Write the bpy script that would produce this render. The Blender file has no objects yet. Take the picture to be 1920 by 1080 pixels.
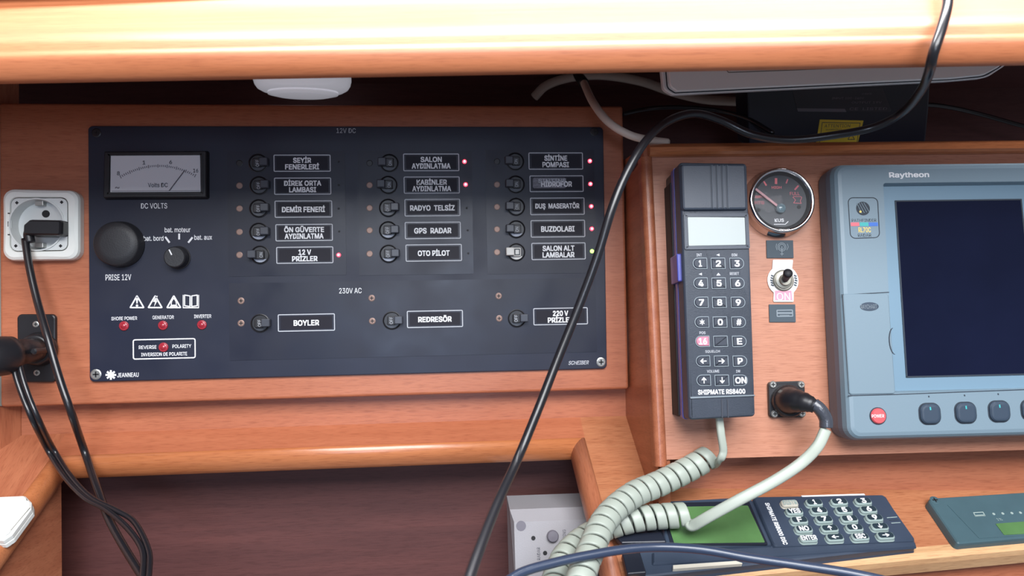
import bpy, math, random
from math import sin, cos, pi, radians, sqrt, atan2, tan
from mathutils import Vector, Matrix
random.seed(7)
SC = bpy.context.scene
COL = SC.collection
V = Vector

# ------------------------------------------------------------------ camera
F = 1450.0
CAM = V((0, -0.72, 0))
YAW, PITCH, ROLL = radians(5.15), radians(1.10), radians(1.04)
hh = V((cos(YAW), -sin(YAW), 0)); d0 = V((sin(YAW), cos(YAW), 0)); zz = V((0, 0, 1))
DIR = cos(PITCH) * d0 + sin(PITCH) * zz
vv = cos(PITCH) * zz - sin(PITCH) * d0
RT = cos(ROLL) * hh - sin(ROLL) * vv
UP = sin(ROLL) * hh + cos(ROLL) * vv
cd = bpy.data.cameras.new('camera'); cam = bpy.data.objects.new('camera', cd); COL.objects.link(cam)
cd.sensor_width = 36; cd.lens = 36 * F / 1920; cd.clip_start = 0.01
cam.matrix_world = Matrix(((RT.x, UP.x, -DIR.x, CAM.x), (RT.y, UP.y, -DIR.y, CAM.y), (RT.z, UP.z, -DIR.z, CAM.z), (0, 0, 0, 1)))
cd.dof.use_dof = True; cd.dof.focus_distance = 0.66; cd.dof.aperture_fstop = 8
SC.camera = cam

# ------------------------------------------------------------------ light
SC.view_settings.view_transform = 'Standard'; SC.view_settings.look = 'None'
SC.view_settings.exposure = 0.0; SC.view_settings.gamma = 1.0; SC.view_settings.use_curve_mapping = False
w = bpy.data.worlds.new('cabin_ambient'); SC.world = w; w.use_nodes = True
w.node_tree.nodes['Background'].inputs[0].default_value = (0.80, 0.86, 1.0, 1)
w.node_tree.nodes['Background'].inputs[1].default_value = 0.25
def area(name, loc, target, sx, sy, power, col):
    l = bpy.data.lights.new(name, 'AREA'); l.shape = 'RECTANGLE'; l.size = sx; l.size_y = sy; l.energy = power; l.color = col
    o = bpy.data.objects.new(name, l); COL.objects.link(o); o.location = loc
    o.rotation_euler = (V(target) - V(loc)).to_track_quat('-Z', 'Y').to_euler(); return o
area('hatch_light', (0.15, -0.22, 1.00), (0.15, -0.26, 0), 1.3, 0.36, 54, (0.98, 0.98, 1.0))
area('companionway_light', (0.15, -1.42, 0.80), (0.03, 0, 0), 1.3, 0.8, 53, (0.97, 0.98, 1.0))

area('far_window_light', (-0.05, -2.1, 0.0), (0.05, 0, 0.04), 0.5, 0.3, 7.5, (0.66, 0.78, 1.0))

# ------------------------------------------------------------------ frames on the real planes
def ray(px, py): return RT * ((px - 960) / F) + UP * ((540 - py) / F) + DIR
class Frame:
    def __init__(s, o, ex, n):
        s.o = V(o); s.ex = V(ex).normalized(); s.n = V(n).normalized(); s.ey = s.n.cross(s.ex)
    def at(s, px, py, h=0.0):
        v = ray(px, py); t = (s.o + s.n * h - CAM).dot(s.n) / v.dot(s.n); return CAM + v * t
    def mat(s, p):
        return Matrix(((s.ex.x, s.ey.x, s.n.x, p.x), (s.ex.y, s.ey.y, s.n.y, p.y), (s.ex.z, s.ey.z, s.n.z, p.z), (0, 0, 0, 1)))
BOARD = Frame((0, 0, 0), (1, 0, 0), (0, -1, 0))
ca, sa, cl, sl = cos(radians(2.65)), sin(radians(2.65)), cos(radians(5.5)), sin(radians(5.5))
CONS = Frame((0.174, -0.076, -0.0166), (ca, -sa, 0), (-sa * cl, -ca * cl, sl))
TL_ = radians(35)
LEDGE = Frame((0, 0.02, -0.112), (1, 0, 0), (0, -sin(TL_), cos(TL_)))
def YP(px, py, y): return Frame((0, y, 0), (1, 0, 0), (0, -1, 0)).at(px, py)

# ------------------------------------------------------------------ materials
def mat(name, col, rough=0.45, metal=0.0, spec=0.5, emit=None, es=0.0, coat=0.0, noise=0.0, nscale=60, bump=0.0, trans=0.0, alpha=1.0, rvar=0.0, rscale=9):
    m = bpy.data.materials.new(name); m.use_nodes = True; nt = m.node_tree; b = nt.nodes['Principled BSDF']
    b.inputs['Base Color'].default_value = (*col, 1); b.inputs['Roughness'].default_value = rough; b.inputs['Metallic'].default_value = metal
    b.inputs['Specular IOR Level'].default_value = spec; b.inputs['Coat Weight'].default_value = coat; b.inputs['Coat Roughness'].default_value = 0.12
    b.inputs['Transmission Weight'].default_value = trans; b.inputs['Alpha'].default_value = alpha
    if emit: b.inputs['Emission Color'].default_value = (*emit, 1); b.inputs['Emission Strength'].default_value = es
    tc = nt.nodes.new('ShaderNodeTexCoord')
    nz = nt.nodes.new('ShaderNodeTexNoise'); nz.inputs['Scale'].default_value = nscale; nz.inputs['Detail'].default_value = 5
    nt.links.new(tc.outputs['Object'], nz.inputs['Vector'])
    if noise:
        mx = nt.nodes.new('ShaderNodeMixRGB'); mx.inputs[1].default_value = (*[c * (1 - noise) for c in col], 1); mx.inputs[2].default_value = (*[min(1, c * (1 + noise)) for c in col], 1)
        nt.links.new(nz.outputs['Fac'], mx.inputs[0]); nt.links.new(mx.outputs[0], b.inputs['Base Color'])
    if rvar:
        n2 = nt.nodes.new('ShaderNodeTexNoise'); n2.inputs['Scale'].default_value = rscale; n2.inputs['Detail'].default_value = 4
        nt.links.new(tc.outputs['Object'], n2.inputs['Vector'])
        mr = nt.nodes.new('ShaderNodeMapRange'); mr.inputs[1].default_value = 0.3; mr.inputs[2].default_value = 0.7
        mr.inputs[3].default_value = rough - rvar; mr.inputs[4].default_value = rough + rvar
        nt.links.new(n2.outputs['Fac'], mr.inputs[0]); nt.links.new(mr.outputs[0], b.inputs['Roughness'])
    if bump:
        bp = nt.nodes.new('ShaderNodeBump'); bp.inputs['Strength'].default_value = bump; bp.inputs['Distance'].default_value = 0.0004
        n3 = nt.nodes.new('ShaderNodeTexNoise'); n3.inputs['Scale'].default_value = 900
        nt.links.new(tc.outputs['Object'], n3.inputs['Vector'])
        nt.links.new(n3.outputs['Fac'], bp.inputs['Height']); nt.links.new(bp.outputs[0], b.inputs['Normal'])
    return m
def wood(name, light, dark, rough=0.38, axis=(7, 110, 110), pores=0.28, coat=0.10):
    m = bpy.data.materials.new(name); m.use_nodes = True; nt = m.node_tree; b = nt.nodes['Principled BSDF']; L = nt.links.new
    tc = nt.nodes.new('ShaderNodeTexCoord')
    mp = nt.nodes.new('ShaderNodeMapping'); mp.inputs['Scale'].default_value = axis; L(tc.outputs['Object'], mp.inputs['Vector'])
    n1 = nt.nodes.new('ShaderNodeTexNoise'); n1.inputs['Scale'].default_value = 1.0; n1.inputs['Detail'].default_value = 8; n1.inputs['Distortion'].default_value = 0.6
    L(mp.outputs[0], n1.inputs['Vector'])
    rp = nt.nodes.new('ShaderNodeValToRGB'); rp.color_ramp.elements[0].position = 0.3; rp.color_ramp.elements[1].position = 0.7
    rp.color_ramp.elements[0].color = (*dark, 1); rp.color_ramp.elements[1].color = (*light, 1)
    L(n1.outputs['Fac'], rp.inputs[0])
    mp2 = nt.nodes.new('ShaderNodeMapping'); mp2.inputs['Scale'].default_value = tuple(a * 11 for a in axis); L(tc.outputs['Object'], mp2.inputs['Vector'])
    n2 = nt.nodes.new('ShaderNodeTexNoise'); n2.inputs['Scale'].default_value = 1.0; n2.inputs['Detail'].default_value = 3
    L(mp2.outputs[0], n2.inputs['Vector'])
    r2 = nt.nodes.new('ShaderNodeValToRGB'); r2.color_ramp.elements[0].position = 0.32; r2.color_ramp.elements[1].position = 0.5
    r2.color_ramp.elements[0].color = (*[1 - pores * k for k in (0.75, 0.95, 1.0)], 1); r2.color_ramp.elements[1].color = (1, 1, 1, 1)
    L(n2.outputs['Fac'], r2.inputs[0])
    mx = nt.nodes.new('ShaderNodeMixRGB'); mx.blend_type = 'MULTIPLY'; mx.inputs[0].default_value = 1
    L(rp.outputs[0], mx.inputs[1]); L(r2.outputs[0], mx.inputs[2]); L(mx.outputs[0], b.inputs['Base Color'])
    bp = nt.nodes.new('ShaderNodeBump'); bp.inputs['Strength'].default_value = 0.12; bp.inputs['Distance'].default_value = 0.0006
    L(n2.outputs['Fac'], bp.inputs['Height']); L(bp.outputs[0], b.inputs['Normal'])
    b.inputs['Roughness'].default_value = rough; b.inputs['Coat Weight'].default_value = coat; b.inputs['Coat Roughness'].default_value = 0.25
    return m
M = {}
M['wood'] = wood('mahogany_veneer', (0.454, 0.155, 0.077), (0.386, 0.122, 0.059))
M['wood_v'] = wood('mahogany_upright', (0.420, 0.147, 0.071), (0.311, 0.092, 0.042), axis=(110, 110, 7))
M['wood_y'] = wood('mahogany_arm', (0.454, 0.168, 0.084), (0.353, 0.113, 0.055), axis=(90, 9, 90))
M['wood_trim'] = wood('mahogany_moulding', (0.521, 0.185, 0.071), (0.445, 0.147, 0.055), rough=0.3, pores=0.3, coat=0.5)
M['wood_console'] = wood('mahogany_console_glare', (0.516, 0.232, 0.146), (0.456, 0.194, 0.116), pores=0.3)  # base colour lightened to carry the glare on the console face
M['wood_beam'] = wood('glossy_beam', (0.480, 0.164, 0.068), (0.408, 0.128, 0.048), rough=0.5, pores=0.2, coat=0.2)
M['wood_beam'].node_tree.nodes['Principled BSDF'].inputs['Coat Roughness'].default_value = 0.42
M['wood_shaded'] = wood('shaded_lining', (0.115, 0.036, 0.032), (0.085, 0.026, 0.024), rough=0.6, pores=0.3, coat=0)  # wood colour darkened to paint in the shade of the niche and shelf space
M['wood_edge'] = wood('pale_edge', (0.680, 0.425, 0.221), (0.595, 0.323, 0.153), rough=0.5, pores=0.3)
M['wood_shelf'] = wood('ledge_veneer', (0.480, 0.200, 0.096), (0.384, 0.140, 0.064), pores=0.4)
M['panel'] = mat('panel_black', (0.011, 0.014, 0.031), 0.42, spec=0.42, rvar=0.10, rscale=14, noise=0.25, nscale=18)
M['plate'] = mat('module_black', (0.009, 0.011, 0.025), 0.37, spec=0.42, rvar=0.10, rscale=20, noise=0.2, nscale=25)
M['black'] = mat('black_plastic', (0.012, 0.012, 0.015), 0.38, noise=0.2)
M['blacker'] = mat('black_recess', (0.004, 0.004, 0.006), 0.6)
M['knob'] = mat('knob_black', (0.018, 0.019, 0.023), 0.5, bump=0.3)
M['grey_lever'] = mat('lever_grey', (0.045, 0.05, 0.065), 0.35)
M['white_lever'] = mat('lever_white', (0.62, 0.61, 0.58), 0.4)
M['liner'] = mat('lever_well_grey', (0.30, 0.33, 0.40), 0.35)
M['insert'] = mat('label_insert', (0.010, 0.009, 0.017), 0.5, spec=0.25, noise=0.3, nscale=40)
M['worn'] = mat('worn_film', (0.16, 0.16, 0.19), 0.5, noise=0.7, nscale=500)
M['print'] = mat('white_print', (0.85, 0.86, 0.88), 0.5)
M['print_dim'] = mat('white_print_fine', (0.50, 0.52, 0.56), 0.5)
M['print_dark'] = mat('dark_print', (0.05, 0.05, 0.07), 0.5)
M['print_grey'] = mat('grey_print', (0.16, 0.15, 0.18), 0.5)
M['print_red'] = mat('red_print', (0.90, 0.20, 0.22), 0.5)
M['brass'] = mat('brass', (0.26, 0.17, 0.14), 0.45, metal=0.4)
M['steel'] = mat('steel', (0.42, 0.42, 0.40), 0.35, metal=0.8, noise=0.15)
M['chrome'] = mat('chrome', (0.75, 0.76, 0.78), 0.08, metal=1.0)
M['redlamp'] = mat('unlit_red_lens', (0.34, 0.02, 0.035), 0.25, coat=0.5)
M['redled'] = mat('lit_red_led', (0.9, 0.05, 0.06), 0.3, emit=(1, 0.03, 0.05), es=9)
M['ledcore'] = mat('lit_red_led_core', (1, 0.5, 0.5), 0.3, emit=(1, 0.45, 0.5), es=9)
M['greenled'] = mat('lit_green_led', (0.2, 0.9, 0.1), 0.3, emit=(0.35, 1, 0.1), es=5)
M['dial'] = mat('dial_face', (0.60, 0.61, 0.64), 0.5)
M['white'] = mat('white_plastic', (0.80, 0.82, 0.78), 0.35, coat=0.2)
M['whiter'] = mat('bright_white_lid', (0.93, 0.94, 0.94), 0.35, coat=0.3)
M['white2'] = mat('white_well', (0.66, 0.69, 0.68), 0.3, coat=0.3)
M['white_cold'] = mat('white_cold', (0.82, 0.84, 0.86), 0.35)
M['alarm'] = mat('grey_white_case', (0.34, 0.33, 0.35), 0.5, bump=0.4)
M['hand'] = mat('handset_shell', (0.042, 0.055, 0.080), 0.45, rvar=0.06, bump=0.25)
M['key'] = mat('key_rubber', (0.022, 0.030, 0.048), 0.55)
M['keyrim'] = mat('key_rim', (0.20, 0.24, 0.27), 0.5)
M['pinkkey'] = mat('pink_key', (0.55, 0.19, 0.27), 0.5)
M['blue'] = mat('blue_seam', (0.055, 0.065, 0.32), 0.35, coat=0.3)
M['lcd'] = mat('lcd_pale', (0.34, 0.39, 0.39), 0.25, noise=0.03, nscale=8)
M['cable'] = mat('black_cable', (0.010, 0.010, 0.013), 0.32, coat=0.2)
M['cable_blue'] = mat('slate_cable', (0.030, 0.045, 0.085), 0.3, coat=0.3)
M['cable_white'] = mat('beige_cable', (0.62, 0.52, 0.44), 0.45)
M['coil'] = mat('coil_cord', (0.37, 0.41, 0.355), 0.42, noise=0.04)
M['tape'] = mat('black_tape', (0.05, 0.055, 0.07), 0.3, coat=0.4, bump=0.6)
M['dispbody'] = mat('radar_grey', (0.175, 0.245, 0.295), 0.45, bump=0.15)
M['dispframe'] = mat('radar_bezel', (0.155, 0.25, 0.33), 0.42)
M['dispside'] = mat('radar_side', (0.13, 0.14, 0.175), 0.5)
M['screen'] = mat('radar_glass', (0.005, 0.007, 0.022), 0.12, spec=0.25, noise=0.5, nscale=9)
M['line'] = mat('dark_groove', (0.02, 0.03, 0.045), 0.6)
M['softkey'] = mat('soft_key', (0.035, 0.055, 0.085), 0.45)
M['redbtn'] = mat('power_red', (0.75, 0.10, 0.11), 0.4)
M['cyan'] = mat('cyan_print', (0.05, 0.42, 0.42), 0.5)
M['bluep'] = mat('blue_print', (0.05, 0.16, 0.55), 0.5)
M['redp'] = mat('coral_print', (0.70, 0.16, 0.20), 0.5)
M['yellow'] = mat('yellow_print', (0.80, 0.62, 0.16), 0.5)
M['vhf'] = mat('vhf_shell', (0.035, 0.050, 0.080), 0.4, noise=0.25, nscale=30, rvar=0.08)
M['vhfdark'] = mat('vhf_dark', (0.012, 0.015, 0.026), 0.35)
M['green'] = mat('green_lcd', (0.085, 0.185, 0.065), 0.22, coat=0.5, noise=0.45, nscale=28)
M['keypale'] = mat('key_skirt', (0.32, 0.40, 0.38), 0.45)
M['keycap'] = mat('key_cap', (0.018, 0.033, 0.045), 0.4)
M['keybeige'] = mat('key_beige', (0.60, 0.56, 0.47), 0.45)
M['inst'] = mat('instrument_slate', (0.055, 0.105, 0.125), 0.45, noise=0.15, nscale=50)
M['label_grey'] = mat('label_slate', (0.040, 0.062, 0.082), 0.55)
M['pinkpl'] = mat('pink_print', (0.72, 0.30, 0.40), 0.45)
M['plwhite'] = mat('switch_plate', (0.78, 0.76, 0.76), 0.3)
M['nut'] = mat('dull_nut', (0.36, 0.35, 0.30), 0.4, metal=0.7)
M['needle'] = mat('pink_needle', (0.62, 0.30, 0.33), 0.4)
M['gauge'] = mat('gauge_dial', (0.035, 0.042, 0.055), 0.4)
M['gcap'] = mat('gauge_hub', (0.16, 0.23, 0.26), 0.15, coat=0.6)
M['adapter'] = mat('adapter_black', (0.010, 0.010, 0.022), 0.4, noise=0.2)
M['alabel'] = mat('adapter_label', (0.035, 0.034, 0.045), 0.5)
M['ystick'] = mat('yellow_sticker', (0.72, 0.52, 0.04), 0.5)
M['lampw'] = mat('lamp_dome', (0.80, 0.79, 0.84), 0.25, coat=0.4, emit=(0.9, 0.9, 1.0), es=0.30)
M['caulk'] = mat('grey_sealant', (0.20, 0.20, 0.17), 0.7)
gl = mat('clear_glass', (1, 1, 1), 0.02); M['glass'] = gl
_b = gl.node_tree.nodes['Principled BSDF']; _b.inputs['Alpha'].default_value = 0.05; _b.inputs['Specular IOR Level'].default_value = 0.6

# ------------------------------------------------------------------ mesh helpers
def link(name, me, m, parent=None, smooth=False):
    me.materials.append(M[m] if isinstance(m, str) else m)
    if smooth: me.polygons.foreach_set('use_smooth', [True] * len(me.polygons))
    o = bpy.data.objects.new(name, me); COL.objects.link(o)
    if parent is not None: o.parent = parent
    return o
def pyd(vs, fs):
    me = bpy.data.meshes.new('m'); me.from_pydata([tuple(v) for v in vs], [], fs); me.update()
    import bmesh
    bm = bmesh.new(); bm.from_mesh(me); bmesh.ops.recalc_face_normals(bm, faces=bm.faces); bm.to_mesh(me); bm.free(); return me
def polyround(c, r, seg=5):
    n = len(c); out = []
    rs = r if isinstance(r, (list, tuple)) else [r] * n
    for i in range(n):
        p = V(c[i][:2]); a = V(c[i - 1][:2]); b = V(c[(i + 1) % n][:2]); ri = rs[i]
        da = (a - p); db = (b - p); la, lb = da.length, db.length; da.normalize(); db.normalize()
        ang = da.angle(db); t = min(ri / max(tan(ang / 2), 1e-4), la * 0.49, lb * 0.49)
        if ri <= 0: out.append(p.copy()); continue
        p1 = p + da * t; p2 = p + db * t
        for k in range(seg + 1):
            s = k / seg; out.append((1 - s) ** 2 * p1 + 2 * s * (1 - s) * p * 1.0 + s * s * p2 if ang < 0.1 else _arc(p, p1, p2, s))
    return out
def _arc(p, p1, p2, s):
    # rational quadratic = true circular arc
    w = max(0.05, cos((pi - (p1 - p).angle(p2 - p)) / 2)); a = (1 - s) ** 2; b = 2 * s * (1 - s) * w; c = s * s
    return (p1 * a + p * b + p2 * c) / (a + b + c)
def inset(pts, d):
    n = len(pts); out = []
    A = sum(pts[i - 1].x * pts[i].y - pts[i].x * pts[i - 1].y for i in range(n)); sg = 1 if A > 0 else -1
    for i in range(n):
        p = pts[i]; a = pts[i - 1]; b = pts[(i + 1) % n]
        e1 = (p - a); e2 = (b - p)
        if e1.length < 1e-9: e1 = e2
        if e2.length < 1e-9: e2 = e1
        e1 = e1.normalized(); e2 = e2.normalized()
        n1 = V((-e1.y, e1.x)) * sg; n2 = V((-e2.y, e2.x)) * sg; m = n1 + n2
        if m.length < 1e-6: m = n1
        m.normalize(); k = max(0.4, m.dot(n1)); out.append(p + m * (d / k))
    return out
def loft(loops, cap0=True, cap1=True):
    vs = []; fs = []; n = len(loops[0])
    for L in loops: vs += list(L)
    for j in range(len(loops) - 1):
        for i in range(n):
            a = j * n + i; b = j * n + (i + 1) % n; fs.append((a, b, b + n, a + n))
    if cap0: fs.append(tuple(range(n))[::-1])
    if cap1: fs.append(tuple((len(loops) - 1) * n + i for i in range(n)))
    return pyd(vs, fs)
def prism(c, r, prof, seg=5):
    """outline c (2D) with corner radius r; prof = [(inset, z), ...] back to front"""
    base = polyround(c, r, seg); loops = []
    for d, z in prof:
        q = inset(base, d) if abs(d) > 1e-9 else base
        loops.append([V((p.x, p.y, z)) for p in q])
    return loft(loops)
def slab(z0, z1, b=0.0006):
    return [(0, z0), (0, z1 - b), (b * 0.3, z1 - b * 0.3), (b, z1)]
def ringmesh(outer, inner, z0, z1):
    n = len(outer); L = [[V((p.x, p.y, z0)) for p in outer], [V((p.x, p.y, z1)) for p in outer], [V((p.x, p.y, z1)) for p in inner], [V((p.x, p.y, z0)) for p in inner]]
    vs = sum(L, []); fs = []
    for j in range(4):
        for i in range(n):
            a = j * n + i; b = j * n + (i + 1) % n; k = ((j + 1) % 4) * n; fs.append((a, b, k + (i + 1) % n, k + i))
    return pyd(vs, fs)
def ring(c, r, wd, z0, z1, seg=5):
    o = polyround(c, r, seg); return ringmesh(o, inset(o, wd), z0, z1)
def lathe(cx, cy, prof, seg=32, closed=False):
    """prof = [(radius, z)]; radius 0 ends are capped by tiny fans"""
    loops = [[V((cx + max(r, 1e-5) * cos(2 * pi * i / seg), cy + max(r, 1e-5) * sin(2 * pi * i / seg), z)) for i in range(seg)] for r, z in prof]
    return loft(loops, not closed, not closed)
z3 = lambda L, z: [V((p.x, p.y, z)) for p in L]
def rect(x0, y0, x1, y1): return [(x0, y0), (x1, y0), (x1, y1), (x0, y1)]
def spline(P, n=10):
    P = [V(p) for p in P]; out = []
    Q = [P[0] * 2 - P[1]] + P + [P[-1] * 2 - P[-2]]
    for i in range(1, len(Q) - 2):
        for k in range(n):
            t = k / n; a, b, c, d = Q[i - 1], Q[i], Q[i + 1], Q[i + 2]
            out.append(0.5 * (2 * b + (c - a) * t + (2 * a - 5 * b + 4 * c - d) * t * t + (3 * b - 3 * c + d - a) * t ** 3))
    out.append(P[-1]); return out
def sect(kind, w, h=0, seg=10):
    if kind == 'o': return [(w * cos(2 * pi * i / seg), w * sin(2 * pi * i / seg)) for i in range(seg)]
    q = polyround(rect(-w / 2, -h / 2, w / 2, h / 2), min(w, h) * 0.38, 3); return [(p.x, p.y) for p in q]
def sweep(path, sec, nrm=None, scale=None):
    n = len(path); T = []
    for i in range(n): T.append((path[min(i + 1, n - 1)] - path[max(i - 1, 0)]).normalized())
    if nrm is None:
        u = T[0].orthogonal().normalized(); N = [u]
        for i in range(1, n):
            u = (u - T[i] * u.dot(T[i])).normalized(); N.append(u)
    else: N = nrm
    loops = []
    for i in range(n):
        a = N[i]; a = (a - T[i] * a.dot(T[i])).normalized(); b = T[i].cross(a); s = scale(i / (n - 1)) if scale else 1
        loops.append([path[i] + a * (y * s) + b * (x * s) for x, y in sec])
    return loft(loops)
def star2(me_list):
    """join raw meshes into one"""
    vs = []; fs = []
    for me in me_list:
        k = len(vs); vs += [v.co.copy() for v in me.vertices]; fs += [tuple(k + i for i in p.vertices) for p in me.polygons]; bpy.data.meshes.remove(me)
    return pyd(vs, fs)
def sphere(cx, cy, z, r, sz=1.0, seg=12):
    return lathe(cx, cy, [(r * sin(pi * k / 8), z - r * sz * cos(pi * k / 8)) for k in range(9)], seg)

# Blender's own interface font (a plain grotesque); the built-in face is used if it is missing
try: FONT = bpy.data.fonts.load(bpy.utils.system_resource('DATAFILES', path='fonts') + '/Inter.woff2')
except Exception: FONT = None
# ------------------------------------------------------------------ things
def tag(o, label=None, cat=None, group=None, kind=None):
    if label: o['label'] = label
    if cat: o['category'] = cat
    if group: o['group'] = group
    if kind: o['kind'] = kind
    return o
class Thing:
    def __init__(s, name, label, cat, fr, px, py, group=None, h=0.0):
        s.fr = fr; s.h0 = h; p = fr.at(px, py, h); s.M = fr.mat(p); s.I = s.M.inverted()
        s.root = bpy.data.objects.new(name, None); s.root.empty_display_size = 0.01; COL.objects.link(s.root); s.root.matrix_world = s.M
        tag(s.root, label, cat, group)
    def L(s, px, py, h=0.0):
        q = s.I @ s.fr.at(px, py, s.h0 + h); return V((q.x, q.y))
    def q(s, pts, h=0.0): return [s.L(x, y, h) for x, y in pts]
    def r(s, x0, y0, x1, y1, h=0.0):   # axis-aligned local rect whose opposite sides pass the pixel box
        a = s.L(x0, (y0 + y1) / 2, h); b = s.L(x1, (y0 + y1) / 2, h); c = s.L((x0 + x1) / 2, y1, h); d = s.L((x0 + x1) / 2, y0, h)
        return rect(a.x, c.y, b.x, d.y)
    def k(s, px, py, h=0.0): return (s.L(px + 1, py, h) - s.L(px, py, h)).length
    def add(s, name, me, m, parent=None, label=None, smooth=False):
        o = link(name, me, m, parent or s.root, smooth)
        if label: o['label'] = label
        return o
    def text(s, body, px, py, wpx, hpx, h, m='print', parent=None, rot=0.0, bold=0.012, shear=0.0, name='lettering', t=0.0001):
        if body == '↑': body = '↓'; rot = pi
        c = bpy.data.curves.new('t', 'FONT'); c.body = body; c.align_x = 'CENTER'; c.align_y = 'CENTER'; c.offset = 0; c.shear = shear; c.space_line = 0.85
        c.resolution_u = 3; c.extrude = 0.0
        if FONT and not any(ch in body for ch in '←→↑↓✶◄▲'): c.font = FONT
        o = bpy.data.objects.new('t', c); me = bpy.data.meshes.new_from_object(o); bpy.data.objects.remove(o)
        xs = [v.co.x for v in me.vertices]; ys = [v.co.y for v in me.vertices]
        cx, cy = (min(xs) + max(xs)) / 2, (min(ys) + max(ys)) / 2; W = max(xs) - min(xs); H = max(ys) - min(ys)
        if rot and abs(rot) < 3: kx = (s.L(px, py - 0.5, h) - s.L(px, py + 0.5, h)).length; ky = s.k(px, py, h)
        else: kx = s.k(px, py, h); ky = (s.L(px, py - 0.5, h) - s.L(px, py + 0.5, h)).length
        sx = wpx * kx / W; sy = hpx * ky / H; p = s.L(px, py, h); cr, sr = cos(rot), sin(rot)
        bb = max(0.0, min(bold, 0.035)) * 0.75; V0 = [(v.co.x - cx, v.co.y - cy) for v in me.vertices]; F0 = [tuple(q_.vertices) for q_ in me.polygons]; vs = []; fs = []
        for ox, oy in (((0, 0),) if bb < 0.003 else ((-bb, -bb), (bb, -bb), (-bb, bb), (bb, bb))):   # heavier strokes
            k0 = len(vs)
            for x, y in V0:
                x = (x + ox) * sx; y = (y + oy) * sy; vs.append((p.x + x * cr - y * sr, p.y + x * sr + y * cr, h + t + 0.00001 * len(fs) / max(1, len(F0))))
            fs += [tuple(k0 + i for i in f) for f in F0]
        bpy.data.meshes.remove(me); me = bpy.data.meshes.new('m'); me.from_pydata(vs, [], fs); me.update()
        o = s.add(name, me, m, parent); return o
    def bar(s, a, b, wpx, h, m='print', parent=None, name='mark', t=0.0002):
        o = s.add(name, s.barm(a, b, wpx, h, t), m, parent); return o
    def barm(s, a, b, wpx, h, t=0.0002):
        A = s.L(*a, h); B = s.L(*b, h); k = s.k(*a, h) * wpx / 2; d = (B - A).normalized(); n = V((-d.y, d.x)) * k
        return prism([A - n, B - n, B + n, A + n], 0, [(0, h), (0, h + t)])

def poly_world(name, pts, thick, m, parent=None, kind='structure', label=None, cat=None):
    """a board: polygon of world points extruded by vector thick"""
    t = V(thick); n = len(pts); a = [V(p) for p in pts]; o = link(name, loft([[p + t for p in a], a]), m, parent)
    if kind: o['kind'] = kind
    tag(o, label, cat); return o

# ================================================================== SETTING
XL, XR = -0.389, 0.1745
def box_world(name, x0, x1, y0, y1, z0, z1, m, label=None, parent=None, kind='structure', bev=0.0):
    me = loft([[V((x0, y1, z0)), V((x1, y1, z0)), V((x1, y1, z1)), V((x0, y1, z1))], [V((x0, y0, z0)), V((x1, y0, z0)), V((x1, y0, z1)), V((x0, y0, z1))]])
    o = link(name, me, m, parent)
    if kind: o['kind'] = kind
    if label: o['label'] = label
    if bev:
        b = o.modifiers.new('b', 'BEVEL'); b.width = bev; b.segments = 3
    return o
box_world('wall_panel', XL, XR - 0.0005, 0.0, 0.018, -0.0835, 0.1855, 'wood', 'reddish wooden board carrying the black switch panel', bev=0.0025)
box_world('wall_back', -0.9, 0.9, 0.15, 0.165, -0.02, 0.262, 'wood_shaded', 'shade-darkened rear lining of the open shelf above the switch panel')
box_world('wall_recess', -0.60, XR + 0.3, 0.0205, 0.034, -0.118, -0.06, 'wood', 'narrow recessed wooden strip below the switch panel board')
box_world('wall_niche', -0.60, 0.55, 0.060, 0.075, -0.50, -0.09, 'wood_shaded', 'shade-darkened wooden back of the niche below the ledge')
box_world('ceiling', -0.9, 0.9, -0.12, 0.15, 0.248, 0.262, 'wood_shaded', 'underside of the upper shelf')
# left bulkhead beside the ledge
A0 = V((-0.382, 0.0195, -0.114)); A1 = V((-0.618, -0.28, -0.22))
poly_world('wall_left', [A0 + V((0, 0, -0.05)), A1 + V((0, 0, -0.05)), A1 + V((0, 0, 0.47)), A0 + V((0, 0, 0.36))], (-0.010, 0.008, 0), 'wood_v', label='wooden bulkhead at the left end of the ledge')
poly_world('trim_1', [V((XL - 0.012, 0.004, -0.083)), V((XL - 0.0005, 0.004, -0.083)), V((XL - 0.0005, 0.004, 0.185)), V((XL - 0.012, 0.004, 0.185))], (0, 0.012, 0), 'caulk', label='grey sealant joint at the left end of the board')
# niche left side


# ------------------------------------------------------------------ overhead shelf with rounded nosing
BEAM = Frame(CAM + d0 * 0.5, hh, -d0)
bt = bpy.data.objects.new('overhead_shelf', None); COL.objects.link(bt); bt.matrix_world = BEAM.mat(BEAM.o)
tag(bt, 'wide overhead wooden shelf edge with a rounded glossy nosing above everything', 'shelf')
zb = 0.1476
prof = [(-0.010, zb + 0.0045), (-0.0005, zb + 0.0008), (0.0032, zb + 0.0028), (0.0062, zb + 0.0075), (0.0082, zb + 0.0125), (0.0084, zb + 0.0150), (0.0076, zb + 0.0172), (0.0062, zb + 0.0188), (0.0052, zb + 0.0208), (0.0046, zb + 0.0245), (0.0020, zb + 0.0285), (-0.0020, zb + 0.0328), (-0.0090, zb + 0.0375), (-0.026, zb + 0.0470), (-0.055, zb + 0.066), (-0.10, zb + 0.098), (-0.10, zb + 0.11), (-0.125, zb + 0.11), (-0.125, zb + 0.09), (-0.040, zb + 0.030)]
xs = [-0.75 + 1.5 * i / 24 for i in range(25)]
me = loft([[V((x, z, dn)) for dn, z in prof] for x in xs])
o = link('nosing', me, 'wood_beam', bt); 
for p in me.polygons: p.use_smooth = True

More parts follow.
